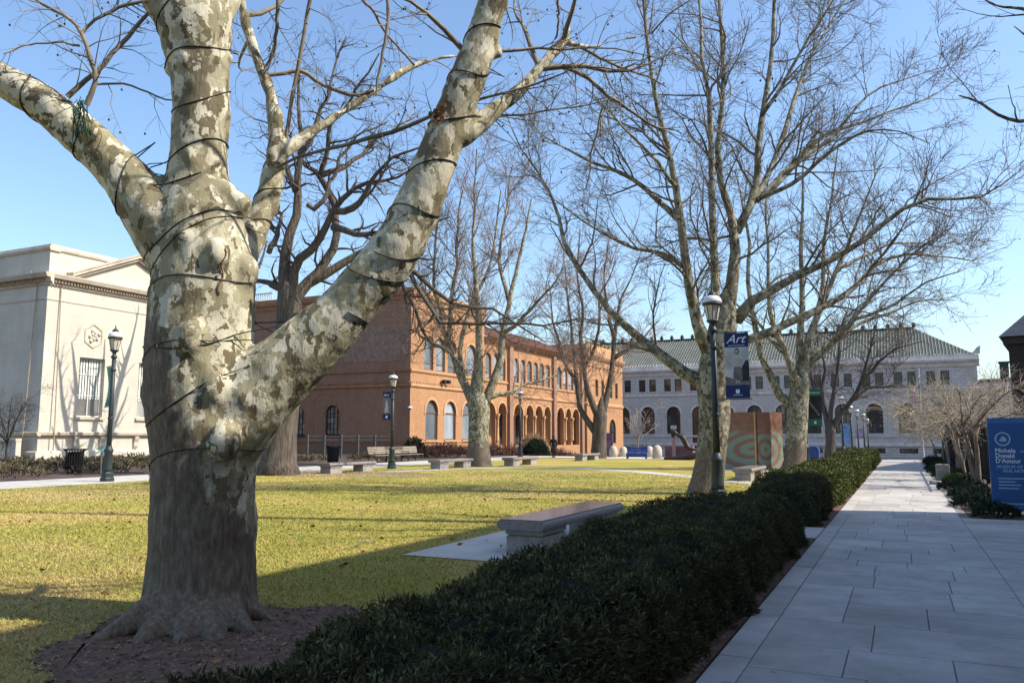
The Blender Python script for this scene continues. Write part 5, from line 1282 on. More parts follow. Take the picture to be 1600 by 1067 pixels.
# ================================================================== HEDGES AND GROUND PLANTS
def sprigs(name, pts, dirs, L, W, g, mat, parent=None, spread=.7, two=True):
    C = len(pts); d = dirs + g.normal(0, spread, (C, 3)); d /= np.linalg.norm(d, axis=1, keepdims=True) + 1e-9
    s = np.cross(d, g.normal(size=(C, 3))); s /= np.linalg.norm(s, axis=1, keepdims=True) + 1e-9
    ln = (L * g.uniform(.6, 1.3, C))[:, None]; wd = (W * g.uniform(.7, 1.2, C))[:, None]
    qs = []
    for k in range(2 if two else 1):
        ss = s if k == 0 else np.cross(d, s)
        qs.append(np.stack([pts, pts + d * ln * .45 + ss * wd, pts + d * ln, pts + d * ln * .45 - ss * wd], axis=1))
    V = np.concatenate(qs).reshape(-1, 3); F = np.arange(len(V)).reshape(-1, 4)
    return tag(np_mesh(name, V, F, mat, parent), kind='stuff')
def nz(p, s): return noise.noise(Vector((p[0] * s, p[1] * s, p[2] * s)))
def hedge(label, xl, xr, y0, y1, h, dens, L, W, leaf, core, seed, lump=.13):
    """xl: function or number for the left face; clipped evergreen hedge with uneven surface"""
    g = np.random.default_rng(seed); t = empty('hedge', (0, 0, 0)); tag(t, label, 'hedge', 'clipped hedges along the walk')
    xlf = xl if callable(xl) else (lambda y: xl)
    def surf(th, y, s=1.0):
        a, c = xlf(y), xr; xc, hw = (a + c) / 2, (c - a) / 2
        ct, st_ = math.cos(th), math.sin(th)
        e = min(1.0, max(0.0, (y - y0) / .25)) ** .4 * min(1.0, max(0.0, (y1 - y) / .25)) ** .4; e = .75 + .25 * e
        x = xc + hw * s * e * math.copysign(abs(ct) ** .38, ct); z = h * s * e * abs(st_) ** .38
        p = (x, y, z)
        n = nz(p, 1.6) * lump + nz(p, 4.5) * lump * .55
        return np.array([x + n * ct * 1.2, y, max(.02, z + n * st_ * 1.3)]), np.array([ct, 0, st_ + .15])
    ny, nt_ = max(6, int((y1 - y0) / .14)), 22
    TH = [math.asin(min(1, (k / 6) ** (1 / .38))) if k <= 6 else (math.pi - math.asin(((22 - k) / 6) ** (1 / .38)) if k >= 16 else math.acos(math.copysign(abs((11 - k) / 5.0 * .98) ** (1 / .38), 11 - k))) for k in range(23)]
    V = np.array([surf(TH[j], y0 + .04 + (y1 - y0 - .08) * i / ny, .93)[0] for i in range(ny + 1) for j in range(nt_ + 1)])
    F = [(i * (nt_ + 1) + j, i * (nt_ + 1) + j + 1, (i + 1) * (nt_ + 1) + j + 1, (i + 1) * (nt_ + 1) + j) for i in range(ny) for j in range(nt_)]
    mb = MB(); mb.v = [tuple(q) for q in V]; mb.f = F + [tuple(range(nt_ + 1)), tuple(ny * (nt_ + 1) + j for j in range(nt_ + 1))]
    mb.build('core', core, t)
    per = 2 * h + (xr - xlf((y0 + y1) / 2)); n = int(per * (y1 - y0) * dens)
    P, Dn = np.empty((n, 3)), np.empty((n, 3))
    for i in range(n):
        if g.random() < .9: y = g.uniform(y0, y1); s = 1 - abs(g.normal(0, .045)); extra = 0
        else: y = y0 + .05 if g.random() < .6 else y1 - .05; s = math.sqrt(g.random()); extra = -1 if y < (y0 + y1) / 2 else 1
        # even coverage of the box-like section
        q = g.random() * per; hw = per - 2 * h
        if q < 2 * h:
            st_ = (q % h / h) ** (1 / .38); th = math.asin(min(1, st_)); th = th if q < h else math.pi - th
        else:
            u_ = (q - 2 * h) / hw * 2 - 1; th = math.acos(math.copysign(abs(u_) ** (1 / .38), u_))
        P[i], Dn[i] = surf(th, y, s); Dn[i][1] += extra
    sprigs('foliage', P, Dn * np.array([.7, .7, .35]), L, W, g, leaf, t, .8)
    k_ = g.random(n) < .16; sprigs('pale_tips', P[k_] + Dn[k_] * np.array([.012, .012, .014]), Dn[k_] * np.array([.7, .7, .5]), L * .85, W, g, 'yew_tip' if leaf == 'yew' else 'yew_tip_lit', t, .8)
    return t
xlf1 = lambda y: float(np.interp(y, [0, 2.4, 3.5, 5.3, 6.4, 8.5, 10.35, 13.5], [-2.3, -2.4, -2.8, -2.75, -2.85, -3.1, -3.3, -3.25]))
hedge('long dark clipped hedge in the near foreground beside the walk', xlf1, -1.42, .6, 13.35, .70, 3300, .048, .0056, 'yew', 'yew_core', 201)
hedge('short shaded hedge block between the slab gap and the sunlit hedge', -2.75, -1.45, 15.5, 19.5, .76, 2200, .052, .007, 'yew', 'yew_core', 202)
hedge('long sunlit olive-green hedge beside the middle of the walk', -2.95, -1.42, 19.75, 38.6, .74, 800, .08, .019, 'yew_lit', 'yew_core_lit', 203)
hedge('farthest hedge beside the walk near the row of lamps', -3.1, -1.42, 40.2, 56.3, .78, 450, .10, .025, 'yew_lit', 'yew_core_lit', 204)

def mounds(name, label, cat, spots, dens, L, W, mat, seed, kind='stuff', two=True):
    """low spreading plants: many sprigs over shallow mounds"""
    g = np.random.default_rng(seed); P, Dn = [], []
    for (x, y, rx, ry, h) in spots:
        n = int(3.14 * rx * ry * dens); a = g.uniform(0, 6.283, n); r = np.sqrt(g.random(n))
        px, py = x + rx * r * np.cos(a), y + ry * r * np.sin(a); hz_ = h * np.sqrt(np.maximum(0, 1 - r * r)) * g.uniform(.35, 1.05, n)
        P.append(np.stack([px, py, np.array([tz(q) for q in py]) + hz_], 1)); Dn.append(np.stack([np.cos(a) * r, np.sin(a) * r, np.full(n, .8)], 1))
    o = sprigs(name, np.concatenate(P), np.concatenate(Dn), L, W, g, mat, None, .6, two)
    tag(o, label, cat); return o
rr = random.Random(9)
mounds('juniper_cover', 'dark green juniper ground cover along the right side of the walk', 'ground cover', [(1.62 + rr.uniform(-.15, .2), 19.4 + i * 1.05 + rr.uniform(-.3, .3), rr.uniform(.35, .6), rr.uniform(.5, .9), rr.uniform(.22, .42)) for i in range(38)], 420, .13, .022, 'juniper', 211)
mounds('bright_shrub', 'bright green low shrub beside the small stone block', 'shrub', [(1.55, 31.5, .4, .7, .35), (1.45, 35.0, .35, .7, .3)], 700, .09, .025, 'juniper_bright', 212)
mounds('ground_cover', 'brown winter ground cover below the cream museum', 'ground cover', [(-31.5 - rr.uniform(0, 14), 20 + rr.uniform(0, 26), rr.uniform(.9, 1.6), rr.uniform(.9, 1.6), rr.uniform(.3, .6)) for i in range(60)], 60, .22, .035, 'cover_olive', 213)
mounds('red_shrubs', 'reddish bare shrubs along the brick museum front', 'shrubs', [(-31 - rr.uniform(0, 7.5), 50 + rr.uniform(0, 58), rr.uniform(.8, 1.5), rr.uniform(1.2, 2.2), rr.uniform(.5, 1.1)) for i in range(70)], 50, .34, .028, 'cover_brown', 214)
mounds('evergreen_shrub', 'green evergreen shrub at the brick museum corner behind the fence', 'shrub', [(-33.4, 52.3, .9, .9, 1.5)], 700, .2, .04, 'juniper', 215)
mounds('evergreen_shrub', 'dark green shrub beside the person on the far walk', 'shrub', [(-29.6, 66.5, 1.1, 1.2, 1.5)], 600, .24, .05, 'juniper', 216)
mounds('dry_grass_clump', 'tall pale dry ornamental grass by the loggia arches', 'grass', [(-31.2, 69.5, 1.3, 1.3, 1.9)], 260, .7, .03, 'leaf_pale', 217)

# ---------------------------------------------------------------- lawn grass, chips, leaves
def inpoly(x, y, poly):
    ins = np.zeros(len(x), bool); n = len(poly); j = n - 1
    for i in range(n):
        xi, yi = poly[i][0], poly[i][1]; xj, yj = poly[j][0], poly[j][1]
        c = ((yi > y) != (yj > y)) & (x < (xj - xi) * (y - yi) / (yj - yi + 1e-12) + xi); ins ^= c; j = i
    return ins
g = np.random.default_rng(300)
n = 900000; x = g.uniform(-24.9, -3.35, n); y = g.uniform(3.2, 34, n)
d2 = x * x + y * y
dpt = -x * _sy + y * _cy; lat = (x * _cy + y * _sy)
vis = (np.abs(lat) < dpt * .70) & (dpt > 4)
keep = vis & (g.random(n) < np.clip(95.0 / d2, 0, 1)) & ~inpoly(x, y, mp) & ~((x > -6.22) & (y > 9.43) & (y < 14.92))
x, y = x[keep], y[keep]; n = len(x); dist = np.sqrt(x * x + y * y)
hgt = g.uniform(.012, .035, n); wd = .0022 + .00045 * dist; a = g.uniform(0, 6.283, n); le = g.normal(0, .022, (n, 2))
B = np.stack([x, y, np.zeros(n)], 1); s = np.stack([np.cos(a), np.sin(a), np.zeros(n)], 1) * wd[:, None]
T = B + np.stack([le[:, 0], le[:, 1], hgt], 1)
V = np.stack([B - s, B + s, T], 1).reshape(-1, 3); F = np.arange(len(V)).reshape(-1, 3)
tag(np_mesh('grass', V, F, 'grass_blade'), 'short yellow-green winter grass covering the lawn', 'grass', kind='stuff')
# bark chips
g = np.random.default_rng(301); n = 26000
x = g.uniform(-7, -1.3, n); y = g.uniform(2.2, 15, n)
ok = inpoly(x, y, mp) | ((x > -3.2) & (x < -1.33) & ((y < 13.7) | (y > 15.4)))
x, y = x[ok], y[ok]; P = np.stack([x, y, np.full(len(x), .012)], 1)
ch_ = sprigs('bark_chips', P, np.stack([g.normal(size=len(x)), g.normal(size=len(x)), g.normal(0, .25, len(x))], 1), .045, .010, g, 'mulch_chip', None, .05, False)
tag(ch_, 'loose bark chips round the big tree and under the hedge', 'bark chips')
# fallen leaves and twigs on the lawn
g = np.random.default_rng(302); n = 420
x = g.uniform(-20, -3.4, n); y = g.uniform(4, 22, n); P = np.stack([x, y, np.full(n, .035)], 1)
fl_ = sprigs('fallen_leaves', P, np.stack([g.normal(size=n), g.normal(size=n), g.normal(0, .15, n)], 1), .085, .03, g, 'dead_leaf', None, .05, False)
tag(fl_, 'scattered dry brown leaves on the lawn', 'leaves')
tw_ = empty('fallen_twig', (*G(553, 856)[:2], .03)); tag(tw_, 'crooked fallen twig lying on the lawn left of the granite bench', 'twig')
MB().tube([(0, 0, 0), (.05, .12, .05), (-.02, .3, .10), (.06, .42, .03)], [.012, .010, .008, .004], 6).tube([(.05, .12, .05), (.2, .2, .03), (.34, .18, .0)], [.008, .006, .003], 5).build('stem', 'twig_near', tw_)

# ================================================================== STREET FURNITURE
def lamp_proto():
    t = empty('street_lamp', (0, 0, 0))
    MB().lathe([(.24, 0), (.24, .10), (.21, .14), (.21, .28), (.19, .32)], k=8, rot=R(22.5)).build('base', 'iron_green', t)
    MB().lathe([(.165, .32), (.15, .45), (.135, .95), (.16, 1.0), (.16, 1.06), (.115, 1.12), (.10, 1.2)], k=16).build('pedestal', 'iron_green', t, True)
    MB().lathe([(.088, 1.2), (.080, 2.6), (.066, 4.15)], k=12).build('pole', 'iron_green', t, True)
    for z in (3.72, 2.08):
        MB().lathe([(.085, z), (.10, z + .02), (.10, z + .06), (.085, z + .08)], k=12).build('collar', 'iron_green', t, True)
    MB().lathe([(.066, 4.15), (.11, 4.18), (.11, 4.22), (.07, 4.27), (.06, 4.34), (.10, 4.38), (.15, 4.42), (.16, 4.45)], k=14).build('neck', 'iron_green', t, True)
    ln = MB().lathe([(.125, 4.45), (.20, 4.82)], k=8, rot=R(22.5)).build('lantern_glass', 'lamp_glass', t)
    mb = MB()
    for i in range(8):
        a = R(22.5 + 45 * i); mb.tube([(.128 * math.cos(a), .128 * math.sin(a), 4.45), (.204 * math.cos(a), .204 * math.sin(a), 4.82)], .010, 4)
    mb.build('cage', 'iron_green', ln)
    cp_ = MB().lathe([(.225, 4.82), (.25, 4.83), (.25, 4.87), (.235, 4.885)], k=18).build('rim', 'iron_green', t, True)
    MB().lathe([(.24, 4.885), (.235, 4.94), (.205, 5.01), (.16, 5.05), (.125, 5.065)], k=18).build('dome', 'lamp_white', t, True)
    MB().lathe([(.12, 5.06), (.11, 5.11), (.075, 5.16), (.03, 5.19), (.02, 5.23), (.028, 5.25), (.004, 5.31)], k=12).build('finial', 'iron_green', t, True)
    return t
LP0 = lamp_proto(); used = [False]
def put_lamp(p, H, label):
    o = LP0 if not used[0] else copy_tree(LP0)
    used[0] = True
    o.location = p; o.scale = (1, 1, H / 5.31); o.rotation_euler = (0, 0, random.uniform(0, .7))
    tag(o, label, 'street lamp', 'lamp posts round the lawn'); return o
def lamp_by_px(bx, by, tx, ty, label):
    p = G(bx, by); D = depth(p); H = atD(tx, ty, D + .5)[2]
    put_lamp(tuple(p), H, label); return p, H
lampL, HL_ = lamp_by_px(167, 752, 180, 507, 'lamp post left of the big tree, before the cream museum')
p = atD(1122, 784, 19.7); p[2] = 0; HN = atD(1120, 440, 19.7)[2]
lampN = p; put_lamp(tuple(p), HN, 'tall lamp post carrying the navy and grey art banner by the hedge')
lamp6, H6 = lamp_by_px(612, 732, 615, 579, 'lamp post before the shaded brick wall corner')
lamp_by_px(813, 713.5, 813, 606, 'lamp post before the second arcade bay of the brick museum')
lamp9, H9 = lamp_by_px(942, 714.5, 942, 626, 'lamp post beside the purple notice board')
lampS, HS = lamp_by_px(1261, 733, 1256, 560, 'lamp post carrying the green banner beside the third plane tree')
far = []
for px, top, D, lab in ((1318, 614, 66, 'nearest lamp post of the far row beyond the hedge'), (1332, 629, 76, 'second lamp post of the far row, with the blue banner'), (1342, 635, 86, 'third lamp post of the far row, without banner'), (1351.5, 642, 97, 'fourth lamp post of the far row, with the pink and white banner'), (1357.5, 651, 108, 'farthest and smallest lamp post of the far row')):
    q = atD(px, 705, D); q[2] = tz(q[1]); H = atD(px, top, D)[2] - q[2]; put_lamp(tuple(q), H, lab); far.append((q, H))

def banner(label, p, H, side, zt, zb, off, w_, bands, ang=0.0, curl=0.0):
    """cloth banner on two brackets; bands: (fraction from, to, material) from the top; returns helper for prints"""
    t = empty('lamp_banner', tuple(p), ang); tag(t, label, 'banner', 'banners on the lamp posts')
    for z in (zt + .02, zb - .02): MB().tube([(0, 0, z), (side * (off + w_ + .05), 0, z)], .012, 6).build('bracket', 'iron_green', t)
    for a, c, mt in bands:
        z0, z1 = zt + (zb - zt) * c, zt + (zb - zt) * a; n = 6; mb = MB()
        nrm = []
        for k in range(n):
            za, zc = z0 + (z1 - z0) * k / n, z0 + (z1 - z0) * (k + 1) / n
            ca = curl * math.sin(math.pi * (za - zb) / (zt - zb)); cc_ = curl * math.sin(math.pi * (zc - zb) / (zt - zb))
            xa, xb = side * off, side * (off + w_)
            mb.quad((xa, ca - .003, za), (xb, ca - .003, za), (xb, cc_ - .003, zc), (xa, cc_ - .003, zc)); mb.quad((xa, ca + .003, za), (xb, ca + .003, za), (xb, cc_ + .003, zc), (xa, cc_ + .003, zc))
        mb.build('cloth', mt, t)
    return t
# art banner
zt, zb = atD(1160, 518, 19.7)[2], atD(1160, 622, 19.7)[2]
bn = banner('navy and grey art banner showing a standing figure, on the tall lamp post', lampN, HN, 1, zt, zb, .27, .58, ((0, .22, 'navy'), (.22, .80, 'banner_grey'), (.80, 1, 'navy')))
hB = zt - zb; xm = .27 + .29
text('lettering', 'Art', .30, (.315, -.008, zt - hB * .155), (1, 0, 0), (0, 0, 1), 'white_print', bn, .45, wx=1.05)
text('lettering', 'of the museums', .055, (xm, -.008, zt - hB * .20), (1, 0, 0), (0, 0, 1), 'white_print', bn, 0, 'CENTER') if False else MB().box(xm - .2, xm + .2, -.006, -.0045, zt - hB * .198, zt - hB * .188).build('small_print', 'grey_print', bn)
def disc(cx, cz, rx, rz, y_, mat, name, k=18, a0=0, a1=2 * math.pi):
    return MB().poly([(cx + rx * math.cos(a0 + (a1 - a0) * i / k), y_, cz + rz * math.sin(a0 + (a1 - a0) * i / k)) for i in range(k)]).build(name, mat, bn)
zp0, zp1 = zt - hB * .80, zt - hB * .22; hp_ = zp1 - zp0
pic = lambda pts, mat, y_: MB().poly([(.27 + .58 * u, y_, zp0 + hp_ * v) for u, v in pts]).build('picture_shape', mat, bn)
pic([(0, 0), (1, 0), (1, .16), (.7, .22), (.3, .17), (0, .24)], 'banner_mid', -.0040)
pic([(.60, .10), (1, .10), (1, .62), (.88, .66), (.72, .50), (.62, .30)], 'banner_dark', -.0044)
pic([(.33, .14), (.70, .12), (.72, .2), (.66, .52), (.38, .52), (.34, .3)], 'banner_mid', -.0050)
pic([(.36, .48), (.68, .48), (.74, .62), (.70, .78), (.58, .83), (.44, .82), (.33, .74), (.32, .60)], 'banner_skin', -.0055)
pic([(.44, .05), (.50, .05), (.50, .14), (.44, .14)], 'banner_skin', -.0045); pic([(.55, .04), (.61, .04), (.61, .14), (.55, .14)], 'banner_skin', -.0045)
disc(.27 + .58 * .51, zp0 + hp_ * .89, .052, .075, -.0058, 'banner_dark', 'picture_shape'); disc(.27 + .58 * .50, zp0 + hp_ * .885, .030, .046, -.0062, 'banner_skin', 'picture_shape')
MB().box(xm - .045, xm + .045, -.007, -.0045, zt - hB * .925, zt - hB * .865).build('emblem', 'white_print', bn)
MB().box(xm - .11, xm + .11, -.007, -.0045, zt - hB * .958, zt - hB * .945).build('small_print', 'grey_print', bn)
# science banner
Ds = depth(lampS); zt, zb = atD(1272, 607, Ds)[2], atD(1272, 665, Ds)[2]
bs = banner('green and black science banner on the lamp beside the third plane tree', lampS, HS, 1, zt, zb, .16, .64, ((0, .19, 'banner_green'), (.19, .82, 'banner_dark'), (.82, 1, 'banner_green')))
text('lettering', 'Science', .17, (.48, -.008, zt - (zt - zb) * .13), (1, 0, 0), (0, 0, 1), 'white_print', bs, .1, 'CENTER')
MB().box(.43, .53, -.007, -.0045, zt - (zt - zb) * .95, zt - (zt - zb) * .88).build('emblem', 'white_print', bs)
for i in range(7): MB().lathe([(.005, -.03), (.05, 0), (.005, .03)], (.30 + .06 * i % .4, -.004, zt - (zt - zb) * (.4 + .05 * i)), 6, sy=.02).build('picture_shape', 'banner_mauve' if i % 2 else 'banner_skin', bs)
# banner on the lamp before brick corner
D_ = depth(lamp6); zt, zb = atD(606, 612, D_)[2], atD(606, 655, D_)[2]
b6 = banner('grey and navy art banner on the lamp before the brick wall corner', lamp6, H6, -1, zt, zb, .10, .42, ((0, .2, 'navy'), (.2, .8, 'banner_mid'), (.8, 1, 'navy')), R(20))
text('lettering', 'Art', .2, (-.5, -.008, zt - (zt - zb) * .15), (1, 0, 0), (0, 0, 1), 'white_print', b6, .4)
MB().box(-.36, -.26, -.007, -.0045, zt - (zt - zb) * .95, zt - (zt - zb) * .86).build('emblem', 'white_print', b6)
MB().poly([(-.42, -.006, zb + .35), (-.22, -.006, zb + .35), (-.26, -.006, zt - .45), (-.32, -.006, zt - .38), (-.38, -.006, zt - .45)]).build('picture_shape', 'banner_skin', b6)
D_ = depth(lamp9); zt, zb = atD(935, 645, D_)[2], atD(935, 688, D_)[2]
b9 = banner('dark banner on the lamp beside the purple notice board', lamp9, H9, -1, zt, zb, .08, .6, ((0, .2, 'navy'), (.2, .8, 'banner_dark'), (.8, 1, 'navy')))
# green banner on the left lamp, seen almost edge-on
D_ = depth(lampL); zt, zb = atD(160, 570, D_)[2], atD(160, 634, D_)[2]
bL = banner('narrow green banner seen edge-on at the lamp before the cream museum', lampL, HL_, -1, zt, zb, .12, .62, ((0, .14, 'banner_teal'), (.14, .86, 'banner_teal'), (.86, 1, 'banner_green')), R(-20), .10)
q, H = far[1]; banner('blue and white banner on the second lamp of the far row', q, H, -1, 3.9 + tz(q[1]) * 0, 1.9, .1, .85, ((0, .3, 'banner_blue'), (.3, 1, 'banner_blue')))
q, H = far[3]; banner('pink and white banner on the fourth lamp of the far row', q, H, -1, 4.2, 1.9, .1, .85, ((0, .5, 'banner_mauve'), (.5, 1, 'lamp_white')))

# ---------------------------------------------------------------- granite benches
def bench_proto(L):
    t = empty('stone_bench', (0, 0, 0))
    mb = MB(); prof = []
    for (xx, zz) in ((-.30, .315), (-.34, .335), (-.36, .37), (-.355, .41), (-.33, .445), (.33, .445), (.355, .41), (.36, .37), (.34, .335), (.30, .315)): prof.append((xx, 0, zz))
    mb.prism(prof, (0, L, 0)); mb.build('seat_slab', 'granite', t, False, .008)
    MB().box(-.318, .318, .012, L - .012, .4452, .462).build('seat_top', 'granite_top', t, False, .006)
    for y0_ in (.14, L - .14 - .82):
        mb = MB(); mb.box(-.28, .28, y0_, y0_ + .82, -.02, .225); mb.box(-.262, .262, y0_ + .018, y0_ + .80, .2252, .245); mb.box(-.29, .29, y0_ - .01, y0_ + .83, .2452, .314)
        mb.build('support', 'granite_wall', t, False, .01)
    return t
BN = bench_proto(3.45)
spots = [((-4.75, 10.12), 1.0, 'large polished granite bench on its slab beside the near hedge'),
         ((G(505, 740)[0], G(505, 740)[1]), 1.0, 'granite bench on the lawn beside the oak trunk'), ((G(678, 733)[0], G(678, 733)[1]), 1.0, 'granite bench left of the forked tree before the brick museum'),
         ((G(793, 728)[0], G(793, 728)[1]), 1.0, 'granite bench right of the forked tree on the lawn edge'), ((G(903, 720)[0], G(903, 720)[1]), 1.0, 'granite bench beside the dark-trunked tree at the far lawn edge'),
         ((G(236, 756)[0], G(236, 756)[1]), 1.0, 'granite bench half hidden by the big trunk near the left lamp'), ((-5.3, 30.2), 1.0, 'granite bench behind the sunlit hedge before the swirl panel')]
for i, ((x_, y_), s_, lab) in enumerate(spots):
    o = BN if i == 0 else copy_tree(BN); o.location = (x_, y_, .014 if i == 0 else 0); tag(o, lab, 'bench', 'granite benches round the lawn')
    if i == 6: o.rotation_euler = (0, 0, R(0))

# wooden slat benches facing the lawn
def slat_bench():
    t = empty('wooden_bench', (0, 0, 0)); L = 2.0
    for i in range(5): MB().box(-.02 + i * -.095, .065 + i * -.095, 0, L, .43, .455).build('seat_slat', 'wood_slat', t)
    for i in range(4):
        a = i * .11; MB().box(-.45 - a * .25 - .012, -.45 - a * .25 + .012, 0, L, .54 + a, .63 + a).build('back_slat', 'wood_slat', t)
    for y_ in (.12, 1.0, L - .12):
        MB().tube([(.05, y_, 0), (.02, y_, .42), (-.42, y_, .42), (-.56, y_, .98)], .022, 6).tube([(-.42, y_, .42), (-.5, y_, 0)], .022, 6).build('leg_frame', 'iron_black', t)
    for y_ in (.06, L - .06): MB().tube([(.0, y_, .42), (.02, y_, .62), (-.42, y_, .66)], .018, 6).build('armrest', 'iron_black', t)
    return t
SB = slat_bench()
for i, (px, py, lab) in enumerate(((450, 721, 'wooden slat bench behind the oak trunk'), (618, 722, 'wooden slat bench at the lamp before the brick wall corner'), (648, 721, 'wooden slat bench in the sun below the arched windows'), (492, 720, 'wooden slat bench left of the black litter bin on the far walk'))):
    p = G(px, py); o = SB if i == 0 else copy_tree(SB); o.location = (-29.1, p[1], 0); tag(o, lab, 'bench', 'wooden benches on the far walk')

def bin_proto():
    t = empty('litter_bin', (0, 0, 0))
    for i in range(20):
        a = 2 * math.pi * i / 20; mb = MB(); r0 = .29
        mb.tube([(r0 * .92 * math.cos(a), r0 * .92 * math.sin(a), .05), (r0 * math.cos(a), r0 * math.sin(a), .5), (r0 * 1.08 * math.cos(a), r0 * 1.08 * math.sin(a), .88), (r0 * 1.5 * math.cos(a), r0 * 1.5 * math.sin(a), .96)], [.026, .026, .024, .02], 4); mb.build('slat', 'iron_black', t)
    MB().lathe([(.25, .03), (.25, .86)], k=16).build('liner', 'iron_black', t); MB().lathe([(.31, .30), (.325, .30), (.325, .34), (.31, .34)], k=16).build('hoop', 'iron_black', t)
    MB().lathe([(.42, .93), (.45, .95), (.42, .98)], k=18).build('rim', 'iron_black', t)
    return t
LB = bin_proto(); 
for i, (px, py, lab) in enumerate(((115, 740, 'black slatted litter bin before the cream museum'), (520, 725, 'black slatted litter bin on the far walk by the fence'))):
    p = G(px, py); o = LB if i == 0 else copy_tree(LB); o.location = (p[0], p[1], 0); o.scale = (1.1, 1.1, 1.1); tag(o, lab, 'litter bin', 'litter bins')
# reading sign near left lamp
p = G(157, 742); t = empty('information_sign', tuple(p), R(-35)); tag(t, 'small teal slanted information sign beside the left lamp post', 'sign')
MB().tube([(0, 0, 0), (0, 0, .95)], .03, 8).build('post', 'iron_grey', t)
MB().box(-.45, .45, -.02, .02, -.3, .3, Matrix.Translation((0, 0, 1.05)) @ Matrix.Rotation(R(-55), 4, 'X')).build('panel', 'sign_teal', t)
# fence in front of the shaded brick wall
fa, fz = G(480, 716), G(612, 716); t = empty('iron_fence', (0, 0, 0)); tag(t, 'grey iron fence with flat posts before the shaded brick wall', 'fence')
fa = np.array([fa[0], fa[1], 0]); fz = np.array([fz[0], fz[1], 0]); Lf = np.linalg.norm(fz - fa); uf = (fz - fa) / Lf
for i in range(6):
    q = fa + uf * Lf * i / 5; MB().box(-.06, .06, -.05, .05, 0, 1.75, Matrix.Translation(Vector(q))).build('post', 'iron_grey', t)
for z in (.25, 1.35, 1.6): MB().tube([fa + [0, 0, z], fz + [0, 0, z]], .03, 5).build('rail', 'iron_grey', t)
mb = MB()
for i in range(70):
    q = fa + uf * Lf * (i + .5) / 70; mb.tube([q + [0, 0, .1], q + [0, 0, 1.6]], .012, 4)
tag(mb.build('bars', 'iron_black', t), kind='stuff')
# railings on the right
t = empty('iron_railing', (0, 0, 0)); tag(t, 'black iron railing behind the crab apple trees on the right', 'railing')
XR = 2.55
for i in range(14): MB().box(-.05, .05, -.05, .05, 0, 2.15, Matrix.Translation((XR, 27 + i * 2.5, 0))).build('post', 'iron_black', t)
for z in (.2, 1.85): MB().box(XR - .02, XR + .02, 27, 59.5, z, z + .045).build('rail', 'iron_black', t)
mb = MB()
for i in range(290): mb.tube([(XR, 27.06 + i * .112, .1), (XR, 27.06 + i * .112, 2.02)], .013, 4)
tag(mb.build('bars', 'iron_black', t), kind='stuff')
# kerb stones / block
t = empty('stone_block', (*G(1474, 752)[:2], 0)); tag(t, 'small squared stone block beside the walk under the crab apples', 'stone')
MB().box(-.22, .22, -.2, .2, -.02, .62).build('block', 'granite_wall', t, False, .03)
t = empty('flat_stone', (*G(1468, 757)[:2], 0)); tag(t, 'flat pale stone in the border beside the walk', 'stone')
MB().box(-.3, .3, -.25, .25, -.02, .12).build('slab', 'granite_wall', t, False, .04)

# ---------------------------------------------------------------- blue museum sign
YS = 19.7; sx0 = atY(1546, 720, YS)[0]; sz1, sz0 = atY(1546, 653, YS)[2], atY(1546, 797, YS)[2]
sg = empty('museum_sign', (sx0, YS, 0)); tag(sg, 'large blue museum sign with white lettering at the right edge', 'sign')
SWd = 1.12
MB().box(0, SWd, -.05, .05, sz0, sz1).build('panel', 'sign_blue', sg, False, .006)
MB().box(.004, SWd - .004, -.056, -.0505, sz1 - .11, sz1 - .004).build('top_band', 'sign_edge', sg); MB().box(.004, SWd - .004, -.056, -.0505, sz0 + .004, sz0 + .12).build('bottom_band', 'sign_edge', sg)
for x_ in (.42, .86): MB().box(x_, x_ + .06, -.03, .03, -.05, sz0 - .001).build('post', 'iron_grey', sg)
def ringm(cx, cz, r0, r1, y_, mat, name, parent):
    mb = MB(); k = 28
    for i in range(k):
        a, c = 2 * math.pi * i / k, 2 * math.pi * (i + 1) / k
        mb.quad((cx + r0 * math.cos(a), y_, cz + r0 * math.sin(a)), (cx + r1 * math.cos(a), y_, cz + r1 * math.sin(a)), (cx + r1 * math.cos(c), y_, cz + r1 * math.sin(c)), (cx + r0 * math.cos(c), y_, cz + r0 * math.sin(c)))
    return mb.build(name, mat, parent)
ppm = (sz1 - sz0) / 144.0
sy_ = lambda py: sz1 - (py - 653) * ppm
sxp = lambda px: (px - 1546) * ppm
ecx, ecz = sxp(1565.5), sy_(686)
ringm(ecx, ecz, .115, .145, -.0545, 'grey_print', 'emblem_ring', sg)
MB().poly([(ecx - .075, -.0545, ecz - .03), (ecx - .02, -.0545, ecz - .055), (ecx + .06, -.0545, ecz - .05), (ecx + .075, -.0545, ecz), (ecx + .02, -.0545, ecz + .06), (ecx - .03, -.0545, ecz + .05), (ecx - .03, -.0545, ecz + .015)]).build('emblem', 'grey_print', sg)
for s, px, py, sz_, mt, bo in (('Michele', 1554, 707, .128, 'white_print', .004), ('Donald', 1554, 715, .128, 'white_print', .004), ('D\u2019Amour', 1554, 723, .128, 'white_print', .004)):
    text('lettering', s, sz_, (sxp(px), -.053, sy_(py)), (1, 0, 0), (0, 0, 1), mt, sg, bold=bo * .5, wx=.92)
text('lettering', 'AND', .07, (sxp(1588), -.053, sy_(707)), (1, 0, 0), (0, 0, 1), 'grey_print', sg)
text('lettering', 'MUSEUM OF', .085, (sxp(1555), -.053, sy_(731)), (1, 0, 0), (0, 0, 1), 'grey_print', sg, bold=.002)
text('lettering', 'FINE ARTS', .085, (sxp(1563), -.053, sy_(737.5)), (1, 0, 0), (0, 0, 1), 'grey_print', sg, bold=.002)
